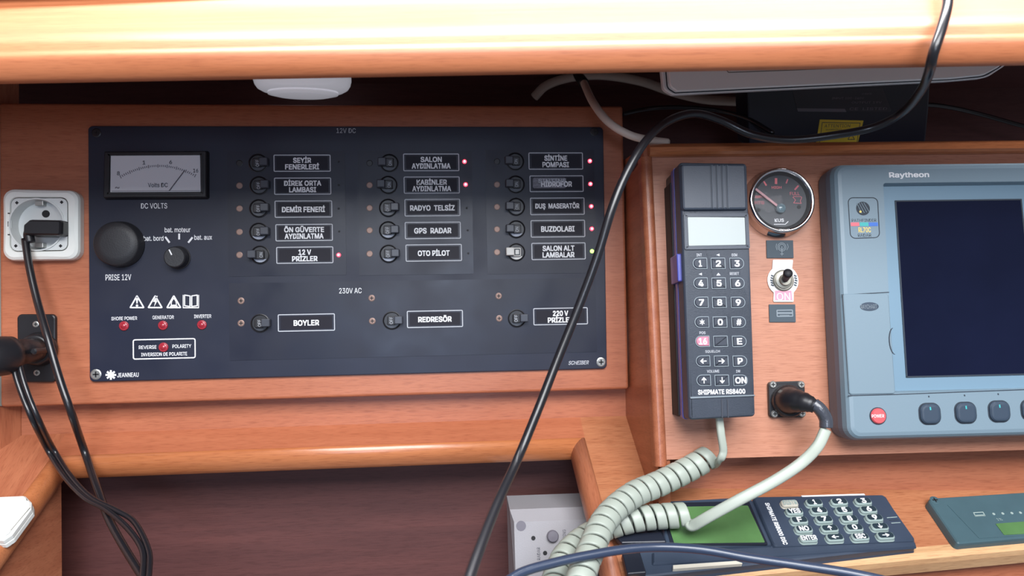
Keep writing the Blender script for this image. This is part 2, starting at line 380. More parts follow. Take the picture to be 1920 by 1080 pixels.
# ------------------------------------------------------------------ console on the right
ct = Thing('instrument_console', 'protruding wooden instrument console at right carrying the handset, gauge and radar display', 'console', CONS, 1232, 700)
R_ = 2300
def cw(px, py, h=0.0): return ct.L(px, py, h)
TLc, BLc = cw(1216, 285), cw(1244, 862)
wR = cw(R_, 600).x
face = [BLc, V((wR, BLc.y)), V((wR, TLc.y)), TLc]
ct.add('face_board', prism(face, 0, [(0, -0.016), (0, 0)]), 'wood_console')
# side board from the front edge back to the wall
Mi = ct.I
def wl(p): return Mi @ V(p)
s_top = ct.M @ V((TLc.x - 0.004, TLc.y + 0.006, -0.002)); s_bot = ct.M @ V((BLc.x - 0.004, BLc.y, -0.002))
ledge_z = lambda y: LEDGE.o.z + (y - LEDGE.o.y) * tan(TL_)
side = [s_top, V((XR + 0.001, 0.02, s_top.z)), V((XR + 0.001, 0.02, ledge_z(0.02) - 0.002)), V((s_bot.x, s_bot.y + 0.002, min(s_bot.z, ledge_z(s_bot.y)) - 0.004)), s_bot]
loc = [wl(p) for p in side]
ct.add('side_board', loft([[p + V((0.010, 0, 0)) for p in loc], loc]), 'wood_v')
# rounded upright trim on the left corner
tp = [V((cw(1211, 296).x, cw(1211, 296).y, 0.0)), V((cw(1239, 874).x, cw(1239, 874).y, 0.0))]
pth = [tp[0] + (tp[1] - tp[0]) * i / 8 for i in range(9)]
sec = [(p.x, p.y) for p in polyround(rect(-0.0052, -0.010, 0.0052, 0.0045), [0.0005, 0.0005, 0.0048, 0.0048], 5)]
ct.add('corner_trim', sweep(pth, sec, [V((0, 0, 1))] * 9), 'wood_v', smooth=False)
# top rail
y0, y1 = cw(1216, 296).y, cw(1216, 270).y
rsec = [(y0, -0.012), (y0, 0.004), (y0 + 0.0008, 0.0068), (y0 + 0.003, 0.0085), (y0 + 0.007, 0.0085), (y1 - 0.003, 0.006), (y1 - 0.0008, 0.003), (y1, -0.002), (y1, -0.012)]
ct.add('top_rail', loft([[V((x, y, z)) for y, z in rsec] for x in (cw(1215, 283).x, cw(1215, 283).x + 0.001, wR)]), 'wood_trim')
xa_ = cw(1215, 283).x - 0.006
ct.add('top_board', loft([[V((x, y, z)) for y, z in ((y0 + 0.001, -0.012), (y1 - 0.003, -0.012), (y1 - 0.009, -0.085), (y0 - 0.007, -0.085))] for x in (xa_, wR)]), 'wood_shaded')
# toe recess below the face
ft = bpy.data.objects
def below(px, py, back):
    p = CONS.at(px, py, -back); return wl(p)
a = cw(1244, 858); 
ct.add('toe_board', prism(rect(a.x, a.y - 0.045, wR, a.y + 0.002), 0, [(0, -0.052), (0, -0.036)]), 'wood')

# ------------------------------------------------------------------ sloping ledge
lt = Thing('sloping_ledge', 'sloping wooden ledge with rounded nosing running round the open niche below', 'ledge', LEDGE, 600, 820)
apexL, apexR = lt.L(98, 858), lt.L(1097, 823)
armL = lt.L(-75, 1090); armR = lt.L(1172, 1100)
backy = lt.L(600, 803).y + 0.004
fl = [lt.L(1200, 1078), lt.L(1500, 1046), lt.L(1920, 1008), lt.L(R_, 974)]
xl = lt.L(-20, 800).x - 0.30
outline = [V((xl, backy)), V((fl[3].x, backy)), fl[3], fl[2], fl[1], fl[0], armR, apexR, apexL, armL, V((xl, armL.y))]
def fan(name, polys, z0, z1, m, parent=None):
    return lt.add(name, star2([prism(p, 0, [(0, z0), (0, z1)]) for p in polys]), m, parent)
fan('ledge_board', [[V((xl, backy)), V((xl, armL.y)), armL, apexL, V((apexL.x, backy))]], -0.016, 0, 'wood_y')
fan('ledge_board', [[V((apexL.x, backy)), apexL, apexR, V((apexR.x, backy))]], -0.016, 0, 'wood')
fan('ledge_board', [[V((apexR.x, backy)), apexR, armR, fl[0], fl[1], fl[2], fl[3], V((fl[3].x, backy))]], -0.016, 0, 'wood_shelf')
mp = [(0, -0.013), (0, 0.0), (0.0012, 0.003), (0.004, 0.0055), (0.0075, 0.0062), (0.0112, 0.005), (0.014, 0.002), (0.0153, -0.002), (0.0155, -0.0065), (0.015, -0.011), (0.013, -0.013)]
P = [armL, apexL, apexR, armR]
def nrm2(a, b):
    d = (b - a).normalized(); return V((d.y, -d.x))
Ns = [nrm2(P[i], P[i + 1]) for i in range(3)]
mit = [Ns[0], (Ns[0] + Ns[1]) / (1 + Ns[0].dot(Ns[1])), (Ns[1] + Ns[2]) / (1 + Ns[1].dot(Ns[2])), Ns[2]]
for i in range(3):
    loops = []
    for j in (i, i + 1):
        loops.append([V((P[j].x + mit[j].x * a, P[j].y + mit[j].y * a, b)) for a, b in mp])
    o = lt.add('nosing', loft(loops), 'wood_trim' if i != 2 else 'wood_y')
    bv = o.modifiers.new('b', 'SUBSURF'); o.modifiers.remove(bv)
    for p in o.data.polygons: p.use_smooth = len(p.vertices) == 4
w1_ = lt.M @ V((*(apexL + mit[1] * 0.008), -0.013)); w0_ = lt.M @ V((*(armL + mit[0] * 0.008), -0.013)); w2_ = YP(86, 930, 0.058)
poly_world('wall_side', [w0_, w1_, V((w2_.x, 0.058, w1_.z + 0.03)), V((w2_.x, 0.058, -0.45)), V((w1_.x, w1_.y, -0.45)), V((w0_.x, w0_.y, -0.45))], (-0.008, 0, 0), 'wood_y', label='left side board of the niche')
# pale raw front edge on the right arm
fe = [armR + V((0.002, 0)), fl[0], fl[1], fl[2], fl[3]]
ed = []
for i in range(len(fe)):
    a = fe[max(i - 1, 0)]; b = fe[min(i + 1, len(fe) - 1)]; n = nrm2(b, a); n = n if n.y < 0 else -n; ed.append((fe[i], n))
lt.add('front_edge', loft([[V((*(p), -0.016)), V((*(p), 0.0)), V((*(p + n * 0.006), 0.0012)), V((*(p + n * 0.0115), 0.0)), V((*(p + n * 0.0125), -0.005)), V((*(p + n * 0.0125), -0.016))] for p, n in ed]), 'wood_edge')
# face below the right arm, dropping away vertically
pw = [lt.M @ V((*(p + n * 0.006), -0.004)) for p, n in ed]
poly = [V(p) + V((0, 0.012, -0.002)) for p in pw]
vs = []; fs = []
for p in poly: vs += [p, p + V((0, 0.02, -0.30)), p + V((0, 0.02, 0)), p + V((0, 0.04, -0.30))]
for i in range(len(poly) - 1):
    a = i * 4; b = a + 4; fs += [(a, b, b + 1, a + 1), (a + 2, a + 3, b + 3, b + 2), (a, a + 2, b + 2, b), (a + 1, b + 1, b + 3, a + 3)]
link('wall_lower', pyd(vs, fs), 'wood')['kind'] = 'structure'
bpy.data.objects['wall_lower']['label'] = 'reddish wooden face below the pale front edge of the ledge'

# ================================================================== SWITCH PANEL
sp = Thing('switch_panel', 'large black electrical switch panel with three columns of labelled breakers', 'switch panel', BOARD, 650, 470)
H = 0.003
c = [sp.L(168, 716, H), sp.L(1138, 691, H), sp.L(1131, 238, H), sp.L(165, 236, H)]
sp.add('face_plate', prism(c, 0.004, slab(0.0002, H, 0.0006), 6), 'panel')
H2 = H + 0.0004
for b in ((427, 284, 648, 517), (672, 283, 886, 515), (912, 281, 1116, 513), (430, 526, 1118, 668)):
    sp.add('module_plate', prism(sp.r(*b, H2), 0.0008, [(0, H - 0.0002), (0, H2)], 3), 'plate')
sp.text('12V DC', 649, 245, 36, 9, H, 'print_dim', bold=0.0)
sp.text('230V AC', 657, 545, 42, 10, H2, 'print', bold=0.004)
sp.text('DC VOLTS', 289, 386, 49, 10, H, bold=0.004)
sp.text('PRISE 12V', 222, 520, 48, 11, H, bold=0.004)
sp.text('bat. bord', 288, 447, 37, 9, H); sp.text('bat. moteur', 333, 431, 48, 9, H); sp.text('bat. aux', 381, 445, 33, 9, H)
for a, b in (((310, 444), (318, 455)), ((336, 438), (336, 449)), ((361, 445), (353, 455))): sp.bar(a, b, 3.5, H, name='position_mark')
sp.text('SCHEIBER', 1085, 680, 38, 7, H, 'print_dim', shear=0.3)
sp.text('JEANNEAU', 240, 703, 40, 8, H, 'print', bold=0.01)
sk = []
for i in range(8):
    a = i * pi / 4; sk.append(sp.barm((208, 703), (208 + 10 * cos(a), 703 + 9 * sin(a)), 3.6, H, 0.0002 + i * 1e-5))
sp.add('star_logo', star2(sk), 'print')
# warning pictograms
def tri(x, y):
    pts = [sp.L(x - 15, y + 13, H), sp.L(x + 15, y + 13, H), sp.L(x, y - 13, H)]
    return ring(pts, 0.0008, 0.00125, H, H + 0.0002, 3)
t1 = sp.add('warning_triangle', star2([tri(257, 565), prism(sp.q([(254.5, 556), (259.5, 556), (258.2, 569), (255.8, 569)], H), 0, [(0, H), (0, H + 0.0002)]), lathe(*sp.L(257, 573, H), [(0.0011, H), (0.0011, H + 0.0002)], 8)]), 'print')
t2 = sp.add('warning_triangle', star2([tri(291, 565), prism(sp.q([(293, 555), (287, 566), (291, 566), (289, 575), (296, 563), (292, 563), (296, 555)], H), 0, [(0, H), (0, H + 0.0002)])]), 'print')
t3 = sp.add('warning_triangle', star2([tri(326, 565), ring(sp.q([(320, 573), (332, 573), (331, 565), (326, 557), (321, 565)], H), 0.001, 0.0008, H, H + 0.0002, 3), sp.barm((319, 574), (333, 574), 2, H)]), 'print')
bk = [ring(sp.q([(345, 574), (357.5, 576), (357.5, 554), (345, 552)], H), 0.0005, 0.0010, H, H + 0.0002, 2), ring(sp.q([(358.5, 576), (371, 574), (371, 552), (358.5, 554)], H), 0.0005, 0.0010, H, H + 0.0002, 2), sp.barm((343.5, 553), (343.5, 577), 1.5, H), sp.barm((372.5, 553), (372.5, 577), 1.5, H), sp.barm((343, 577), (373, 577), 2, H)]
sp.add('manual_symbol', star2(bk), 'print')
for s_, x, y, wd in (('SHORE POWER', 233, 597, 48), ('GENERATOR', 306, 595, 40), ('INVERTER', 380, 593, 32)): sp.text(s_, x, y, wd, 6.5, H, 'print', bold=0.01)
def lamp(x, y):
    p = sp.L(x, y, H); sp.add('warning_lamp', lathe(p.x, p.y, [(0.0042, H), (0.0042, H + 0.001), (0.0034, H + 0.0013), (0.0030, H + 0.0010), (0.0022, H + 0.0022), (0.0006, H + 0.0028), (0, H + 0.0028)], 20), 'redlamp', smooth=True)
for p in ((233, 611), (306, 610), (379, 609), (307, 651)): lamp(*p)
sp.add('warning_frame', ring(sp.r(249, 635, 367, 673, H), 0.002, 0.0010, H, H + 0.0002), 'print')
sp.text('REVERSE', 277, 651, 33, 6.5, H, bold=0.01); sp.text('POLARITY', 341, 649, 35, 6.5, H, bold=0.01); sp.text('INVERSION DE POLARITE', 308, 664, 86, 6.5, H, bold=0.01)
def screw(T, x, y, r, h, m='steel', name='screw', up=0.0006, parent=None, cross=True):
    p = T.L(x, y, h); o = T.add(name, lathe(p.x, p.y, [(r, h), (r, h + up * 0.5), (r * 0.8, h + up), (0, h + up)], 18), m, parent, smooth=False)
    if cross:
        z = h + up + 0.00002
        T.add('screw_slot', star2([prism([V((p.x + sx * a, p.y + sy * b)) for sx, sy in ((-1, -1), (1, -1), (1, 1), (-1, 1))], 0, [(0, z), (0, z + 0.0001)]) for a, b in ((r * 0.55, r * 0.13), (r * 0.13, r * 0.55))]), 'blacker', o)
    return o
screw(sp, 180, 702, 0.0047, H); screw(sp, 1127, 679, 0.0044, H); screw(sp, 1114, 247, 0.0040, H, 'black'); screw(sp, 181, 249, 0.0040, H, 'black')
# voltmeter
vh = H + 0.006
vm = sp.add('voltmeter', prism(sp.q([(193, 371), (387, 370), (387, 283), (195, 284)], vh), 0.001, [(-0.001, H), (0, H + 0.002), (0, vh - 0.001), (0.0008, vh)], 3), 'black')
sp.add('voltmeter_rim', ring(sp.q([(200, 365), (381, 364), (380, 287), (202, 288)], vh), 0.0005, 0.002, vh - 0.0002, vh + 0.0008, 2), 'black', vm)
dq = sp.q([(207, 362), (377, 361), (375, 289), (208, 291)], vh)
sp.add('dial_face', prism(dq, 0, [(0, vh - 0.0001), (0, vh + 0.0002)]), 'dial', vm)
d1 = vh + 0.0003
# scale arc through (224,330) ... (292,311) ... (368,326)
tk = []
for i in range(41):
    t = i / 40; x = 226 + (366 - 226) * t; u = (x - 297) / 71.0; y = 311 + 20 * u * u - 0.5 * u; ln = 6 if i % 5 == 0 else 3.5
    dx = -u * 2.8; tk.append(sp.barm((x + dx * -0.5, y - ln / 2), (x + dx * 0.5, y + ln / 2), 1.5, d1, 0.00005))
sp.add('scale_ticks', star2(tk), 'print_grey', vm)
for s_, x, y in (('8', 222, 325), ('1', 270, 305), ('6', 320, 304), ('16', 367, 320)): sp.text(s_, x, y, 5 if len(s_) == 1 else 9, 7, d1, 'print_dark', vm)
sp.text('Volts DC', 296, 347, 37, 8, d1, 'print_dark', vm, bold=0.01); sp.text('~', 220, 352, 8, 3, d1, 'print_grey', vm)
sp.bar((209, 358.5), (375, 357.5), 1, d1, 'print_grey', vm, 'dial_line', 0.00005)
sp.bar((317, 358), (346, 320), 1.4, d1 + 0.0006, 'print_dark', vm, 'needle', 0.0002)
# 12 V socket cap
p = sp.L(218, 457, H + 0.010); r = 0.0195
cp = sp.add('socket_cap', lathe(p.x, p.y, [(r + 0.0012, H), (r + 0.0010, H + 0.002), (r, H + 0.003), (r, H + 0.010), (r - 0.0012, H + 0.0115), (0.012, H + 0.0125), (0, H + 0.0128)], 48), 'knob')
for pl in cp.data.polygons: pl.use_smooth = True
q = sp.L(221, 499, H + 0.006); sp.add('cap_tab', prism(rect(q.x - 0.0028, q.y - 0.0005, q.x + 0.0028, q.y + 0.003), 0.0006, slab(H + 0.003, H + 0.009, 0.0004)), 'black', cp)
# selector knob
p = sp.L(328, 482, H + 0.010)
kp = [(0.0105, H), (0.0105, H + 0.001), (0.0098, H + 0.0015), (0.0092, H + 0.011), (0.0084, H + 0.012), (0, H + 0.012)]
kn = lathe(p.x, p.y, kp, 36); kb = sp.add('selector_knob', kn, 'knob')
sp.bar((317, 468), (322, 478), 2.4, H + 0.0121, 'print', kb, 'pointer', 0.0001)

# breakers
BR = 0.0085
def breaker(x, y, on, white=False, lit=True):
    p = sp.L(x, y, H2)
    b = sp.add('breaker', lathe(p.x, p.y, [(BR, H2 - 0.0001), (BR, H2 + 0.0007), (BR - 0.0007, H2 + 0.0010), (BR - 0.0011, H2 + 0.0006), (BR - 0.0014, H2 + 0.0002), (0, H2 + 0.0002)], 28), 'black')
    k = -1 if on else 1; mm = 'white_lever' if white else 'grey_lever'
    # boss block with the printed tag, and the lever lying over to one side
    bx = p.x - k * 0.0005
    sp.add('toggle_base', prism(rect(bx - 0.0035, p.y - 0.0040, bx + 0.0035, p.y + 0.0040), 0.0008, slab(H2, H2 + 0.0040, 0.0006), 3), 'white_lever' if white else 'black', b)
    sp.add('toggle', prism(rect(min(bx + k * 0.0030, bx + k * 0.0105), p.y - 0.0032, max(bx + k * 0.0030, bx + k * 0.0105), p.y + 0.0040), 0.0007, slab(H2 + 0.0022, H2 + 0.0085, 0.0008), 3), mm, b)
    tx = x - k * 1.5
    if not white: sp.text('ON' if on else 'OFF', tx, y, 13 if not on else 9, 6, H2 + 0.00405, 'print_dim', b, rot=pi / 2, bold=0)
    else:
        sp.add('tag_window', ring(rect(bx - 0.0026, p.y - 0.003, bx + 0.0026, p.y + 0.003), 0.0004, 0.0009, H2 + 0.004, H2 + 0.0043, 2), 'line', b)
    # grey well segment at the bottom of the round opening
    sp.add('well_liner', prism([V((p.x + BR * 0.80 * cos(radians(a)), p.y + BR * 0.80 * sin(radians(a)))) for a in range(215, 326, 10)], 0, [(0, H2 + 0.0002), (0, H2 + 0.0009)]), 'white_lever' if white else ('liner' if lit else 'grey_lever'), b)
def label(x0, y0, x1, y1, s_, worn=False):
    l = sp.add('label_plate', prism(sp.r(x0 + 5, y0 + 4, x1 - 5, y1 - 4, H2), 0.0006, [(0, H2 - 0.0001), (0, H2 + 0.0002)], 3), 'insert')
    sp.add('label_border', ring(sp.r(x0, y0, x1, y1, H2), 0.0012, 0.0008, H2 - 0.0001, H2 + 0.0002), 'print_dim', l)
    lines = s_.split('\n'); n = len(lines); cx, cy = (x0 + x1) / 2, (y0 + y1) / 2 + 0.5
    if worn: sp.add('worn_film', prism(sp.r(x0 + 6, y0 + 4.5, x0 + 68, y1 - 7, H2), 0.0015, [(0, H2), (0, H2 + 0.00022)], 4), 'worn', l)
    if worn: sp.text('SINTINE', cx - 8, cy - 6, 52, 7, H2 + 0.00022, 'print_dim', l)
    for i, t in enumerate(lines):
        wd = {'SEYİR': 33, 'FENERLERİ': 63, 'DİREK ORTA': 69, 'LAMBASI': 50, 'DEMİR FENERİ': 80, 'ÖN GÜVERTE': 74, 'AYDINLATMA': 72, '12 V': 23, 'PRİZLER': 47, 'SALON': 39, 'KABİNLER': 56, 'RADYO  TELSİZ': 83, 'GPS  RADAR': 69, 'OTO PİLOT': 59, 'SİNTİNE': 42, 'POMPASI': 49, 'HİDROFOR': 57, 'DUŞ  MASERATÖR': 82, 'BUZDOLABI': 62, 'SALON ALT': 59, 'LAMBALAR': 59, 'BOYLER': 47, 'REDRESÖR': 62, '220 V': 28}.get(t, 50)
        dot = any(ch in t for ch in 'İÖÜ'); ht = (9.2 if n > 1 else 9.8) + (2.2 if dot else 0) + (1.5 if 'Ş' in t else 0)
        yy = cy + (0 if n == 1 else (-6 if i == 0 else 6.2)) - (1.1 if dot else 0)
        sp.text(t, cx, yy, wd, ht, H2 + 0.0002, 'print', l, bold=0.038)
def led(x, y, m='redled'):
    p = sp.L(x, y, H2); o = sp.add('indicator_lamp', lathe(p.x, p.y, [(0.0019, H2), (0.0018, H2 + 0.0008), (0.0010, H2 + 0.0014), (0, H2 + 0.0015)], 14), m, smooth=True)
    if m == 'redled': sp.add('lamp_core', sphere(p.x, p.y, H2 + 0.0013, 0.0009, 1, 8), 'ledcore', o)
cols = [
 [(513, 290, 620, 322, 'SEYİR\nFENERLERİ', 484, 306, 0), (514, 333, 621, 365, 'DİREK ORTA\nLAMBASI', 486, 348, 0), (515, 376, 623, 408, 'DEMİR FENERİ', 485.5, 391, 0), (516.5, 420, 624, 452, 'ÖN GÜVERTE\nAYDINLATMA', 485.5, 435, 0), (518, 462.5, 625, 494, '12 V\nPRİZLER', 488, 478, 1)],
 [(756, 288, 861, 321, 'SALON\nAYDINLATMA', 730, 306, 1), (757, 331, 862, 363, 'KABİNLER\nAYDINLATMA', 728, 347, 1), (758.5, 373, 863, 405.5, 'RADYO  TELSİZ', 728, 390, 0), (759, 416, 864, 448, 'GPS  RADAR', 728, 432, 0), (760.5, 458, 866, 490, 'OTO PİLOT', 729, 476, 0)],
 [(991, 286, 1093, 318, 'SİNTİNE\nPOMPASI', 966, 303, 1), (993, 329, 1094, 360, 'HİDROFOR', 967, 346, 1), (994, 370.5, 1096, 403, 'DUŞ  MASERATÖR', 967.5, 388, 1), (995, 412.5, 1097, 445, 'BUZDOLABI', 968, 430, 1), (996.5, 455, 1098, 487, 'SALON ALT\nLAMBALAR', 968, 473, 2)]]
for ci, colm in enumerate(cols):
    for ri, (x0, y0_, x1, y1_, s_, bx, by, st) in enumerate(colm):
        label(x0, y0_, x1, y1_, s_, worn=(s_ == 'HİDROFOR')); breaker(bx, by, st > 0, st == 2, ri > 2)
        screw(sp, (449, 693, 932)[ci], by, 0.0029, H2, 'brass' if ri else 'black', up=0.0004, cross=False)
for x, y in ((635, 478), (871, 303), (873, 346), (1106, 302), (1107, 345), (1108.5, 387), (1109.5, 429)): led(x, y)
led(1110, 471, 'greenled')
for x, y in ((635, 303), (635, 347), (635, 391), (636, 434), (875, 390), (877, 432), (878, 475)):
    p = sp.L(x, y, H2); sp.add('indicator_lamp', lathe(p.x, p.y, [(0.0010, H2), (0.0009, H2 + 0.0003), (0, H2 + 0.0003)], 10), 'blacker')
for x0, y0_, x1, y1_, s_, bx, by in ((521, 588.5, 628, 621, 'BOYLER', 488, 606), (763, 582, 868, 614, 'REDRESÖR', 735, 601), (1000, 577, 1102, 609, '220 V\nPRİZLER', 969, 597)):
    label(x0, y0_, x1, y1_, s_); breaker(bx, by, False, lit=False)
for x, y in ((452, 564), (452, 606), (697, 559), (698, 602), (935, 555), (936, 597)): screw(sp, x, y, 0.0030, H2, 'brass', up=0.0004)

# ================================================================== WALL OUTLET, PLUG
ol = Thing('wall_outlet', 'white square mains outlet with round well on the wooden board left of the switch panel', 'outlet', BOARD, 75, 421)
N = 160
def circ(c, r, n, ph=0.0): return [V((c.x + r * cos(2 * pi * i / n + ph), c.y + r * sin(2 * pi * i / n + ph))) for i in range(n)]
def resq(c4, r, n):
    """rounded quad sampled at equal angles round its centre"""
    pts = polyround(c4, r, 8); cx = sum(p.x for p in pts) / len(pts); cy = sum(p.y for p in pts) / len(pts); out = []
    for i in range(n):
        a = 2 * pi * i / n; d = V((cos(a), sin(a))); best = None
        for j in range(len(pts)):
            p, q_ = pts[j - 1] - V((cx, cy)), pts[j] - V((cx, cy)); e = q_ - p; den = d.x * e.y - d.y * e.x
            if abs(den) < 1e-12: continue
            t = (p.x * e.y - p.y * e.x) / den; u = (p.x * d.y - p.y * d.x) / den
            if t > 0 and -1e-6 <= u <= 1 + 1e-6: best = t; break
        out.append(V((cx, cy)) + d * (best or r))
    return out
oh = 0.011
oq = ol.q([(3, 489), (147, 487), (147, 356), (3, 353)], oh); cen = ol.L(69, 421, oh)
L0 = resq(oq, 0.009, N); L1 = [p + (cen - p).normalized() * 0.0035 for p in L0]
inn = resq(ol.q([(18, 472), (127, 470), (127, 370), (19, 370)], oh), 0.006, N)
o = ol.add('outlet_frame', loft([z3(L0, 0.0003), z3(L0, oh - 0.004), z3([p + (cen - p).normalized() * 0.001 for p in L0], oh - 0.0015), z3(L1, oh), z3([p + (p - cen).normalized() * 0.0006 for p in inn], oh), z3(inn, oh - 0.001), z3(inn, 0.0003)], False, False), 'white', smooth=False)
ins = resq(ol.q([(20, 470.5), (125.5, 468.5), (125.5, 371.5), (20.5, 371.5)], oh), 0.0055, N)
w1 = circ(cen, 0.0233, N); w2 = circ(cen, 0.0222, N); w3 = circ(cen, 0.0205, N)
dep = -0.004
ol.add('outlet_insert', loft([z3(ins, 0.001), z3(ins, oh - 0.0006), z3(w1, oh - 0.0006), z3(w1, oh + 0.0006), z3(w2, oh + 0.0006), z3(w3, 0.0008)], False, True), 'white2')
for x, y in ((31, 380), (115, 379), (29, 461), (113, 461)):
    p = ol.L(x, y, oh); ol.add('corner_slot', prism([V((p.x - 0.0016, p.y)), V((p.x, p.y - 0.0016)), V((p.x + 0.0016, p.y)), V((p.x, p.y + 0.0016))], 0, [(0, oh - 0.0006), (0, oh - 0.0004)]), 'blacker')
for y, hgt in ((400, 1), (420, 4.5), (440, 1)):
    p = ol.L(16.5, y, oh); ol.add('side_slot', prism(rect(p.x - 0.0009, p.y - hgt * 0.0005, p.x + 0.0009, p.y + hgt * 0.0005), 0, [(0, oh), (0, oh + 0.0001)]), 'blacker')
for x, y in ((86, 401),):
    p = ol.L(x, y, 0.001); ol.add('pin_hole', lathe(p.x, p.y, [(0.0033, 0.0008), (0.0033, 0.0012), (0, 0.0012)], 16), 'blacker')
for y, s in ((381, -1), (460, 1)):
    p = ol.L(74, y, 0.006); ol.add('earth_clip', prism(rect(p.x - 0.0035, p.y - 0.0022, p.x + 0.0035, p.y + 0.0022), 0.0005, slab(0.0008, 0.007, 0.0005)), 'steel')
pg = Thing('mains_plug', 'flat black two-pin plug pushed into the white outlet', 'plug', BOARD, 80, 427)
ph = 0.024
pc = pg.q([(41, 441), (114, 442), (115, 412), (54, 411), (42, 421)], ph)
pg.add('plug_body', prism(pc, 0.0028, [(0.001, 0.002), (0, 0.004), (0, ph - 0.004), (0.0006, ph - 0.0015), (0.0018, ph)], 6), 'black')
b_ = pg.L(46, 432, ph); pg.add('strain_relief', sweep(spline([V((b_.x + 0.004, b_.y + 0.001, ph - 0.008)), V((b_.x, b_.y - 0.002, ph - 0.007)), V((b_.x + 0.001, b_.y - 0.010, ph - 0.007))], 6), sect('o', 0.0042, seg=12)), 'black', smooth=True)

def cable(name, pts, r, m, label, seg=10, n=8, group=None, cat='cable'):
    me = sweep(spline(pts, n), sect('o', r, seg=seg)); o = link(name, me, m, None, True); return tag(o, label, cat, group)
LG = lambda x, y, h: LEDGE.at(x, y, h)
cable('power_cable', [YP(47, 448, -0.018), YP(55, 500, -0.024), YP(70, 565, -0.032), YP(90, 635, -0.045), YP(110, 705, -0.050), YP(135, 778, -0.052), LG(158, 845, 0.016), LG(182, 915, 0.012), LG(205, 975, 0.010), LG(235, 1030, 0.010), LG(275, 1095, 0.010), LG(300, 1150, 0.01), LG(330, 1300, 0.01)], 0.0031, 'cable', 'glossy black cable falling from the plug in the white outlet')

# 12 V socket plate with plug
dc = Thing('accessory_socket', 'upright black 12 volt socket plate with two screws below the white outlet', 'socket', BOARD, 68, 655)
dc.add('socket_plate', prism(dc.q([(33, 717), (104, 717), (104, 589), (31, 589)], 0.0035), 0.004, slab(0.0002, 0.0035, 0.0015)), 'black')
for x, y in ((67, 608), (69, 699)): screw(dc, x, y, 0.0026, 0.0035, 'steel', up=0.0003)
p = dc.L(70, 655, 0.008)
dc.add('socket_collar', lathe(p.x, p.y, [(0.0150, 0.003), (0.0150, 0.006), (0.0135, 0.010), (0.0130, 0.014), (0.0110, 0.0145), (0, 0.0145)], 36), 'black', smooth=True)
pw12 = Thing('accessory_plug', 'thick black barrel plug leaning left out of the 12 volt socket', 'plug', BOARD, 40, 662)
A = V((*pw12.L(72, 655, 0.014), 0.0146)); B = V((*pw12.L(40, 660, 0.035), 0.035)); Cc = V((*pw12.L(8, 667, 0.050), 0.050)); D = V((*pw12.L(-50, 674, 0.07), 0.07))
pr = [0.0095, 0.0105, 0.0108, 0.0095, 0.0150, 0.0162, 0.0165, 0.0150]
path = [A, A.lerp(B, .4), A.lerp(B, .9), B.lerp(Cc, .45), B.lerp(Cc, .6), Cc, Cc.lerp(D, .6), D]
u = (D - A).orthogonal().normalized(); loops = []
for i, pt in enumerate(path):
    t = (D - A).normalized(); a = u; b = t.cross(a); loops.append([pt + a * (pr[i] * cos(2 * pi * k / 28)) + b * (pr[i] * sin(2 * pi * k / 28)) for k in range(28)])
pw12.add('plug_barrel', loft(loops), 'black', smooth=True)
p = pw12.L(51, 652, 0.035); pw12.add('ribs', star2([lathe(p.x + dx, p.y + dy, [(rr, 0.020), (rr, 0.039), (rr * 0.6, 0.040), (0, 0.040)], 12) for dx, dy, rr in ((0, 0, 0.0035), (0.007, -0.003, 0.0028))]), 'black')
for k, dx in enumerate((-6, 6)):
    cable('accessory_cable', [YP(30 + dx * 0.8, 668, -0.045), YP(33 + dx, 695, -0.050), YP(45 + dx, 735, -0.054), YP(68 + dx, 790, -0.055), LG(96 + dx, 845, 0.018), LG(128 + dx, 895, 0.018), LG(165 + dx, 933, 0.019), LG(208 + dx * 1.4, 956, 0.019), LG(246 + dx, 985 - dx, 0.018), LG(272 + dx, 1030, 0.018), LG(274 + dx, 1070, 0.018), LG(266 + dx, 1120, 0.018), LG(240 + dx, 1260, 0.018)], 0.0022, 'cable',
          ('outer strand of the twin black lead hanging from the 12 volt plug', 'twin black lead strand nearer the switch panel, hanging from the 12 volt plug')[k])

# flat white case on the left arm
wc = Thing('plastic_case', 'flat white plastic case lying on the left arm of the ledge at the frame edge', 'case', LEDGE, 20, 970)
wo = [(-70, 1010), (-75, 938), (0, 934), (48, 932), (60, 944), (60, 956), (24, 1005), (8, 1016)]
wq = wc.q(wo, 0.008)
wc.add('case_body', prism(wq[::-1], 0.0015, [(0.001, 0.0002), (0, 0.001), (0, 0.0045), (0.0006, 0.0050), (0.0006, 0.0054), (0, 0.0058), (0, 0.009), (0.0012, 0.0105)], 3), 'white')
wc.bar((56, 952), (20, 995), 1.3, 0.0106, 'caulk', None, 'groove', 0.0001)
p = wc.L(10, 998, 0.0106); wc.add('latch', lathe(p.x, p.y, [(0.004, 0.0105), (0.004, 0.0115), (0.003, 0.012), (0, 0.012)], 16), 'white')
wc.bar((49, 935), (51, 939), 1.5, 0.0106, 'caulk', None, 'index_mark', 0.0001)

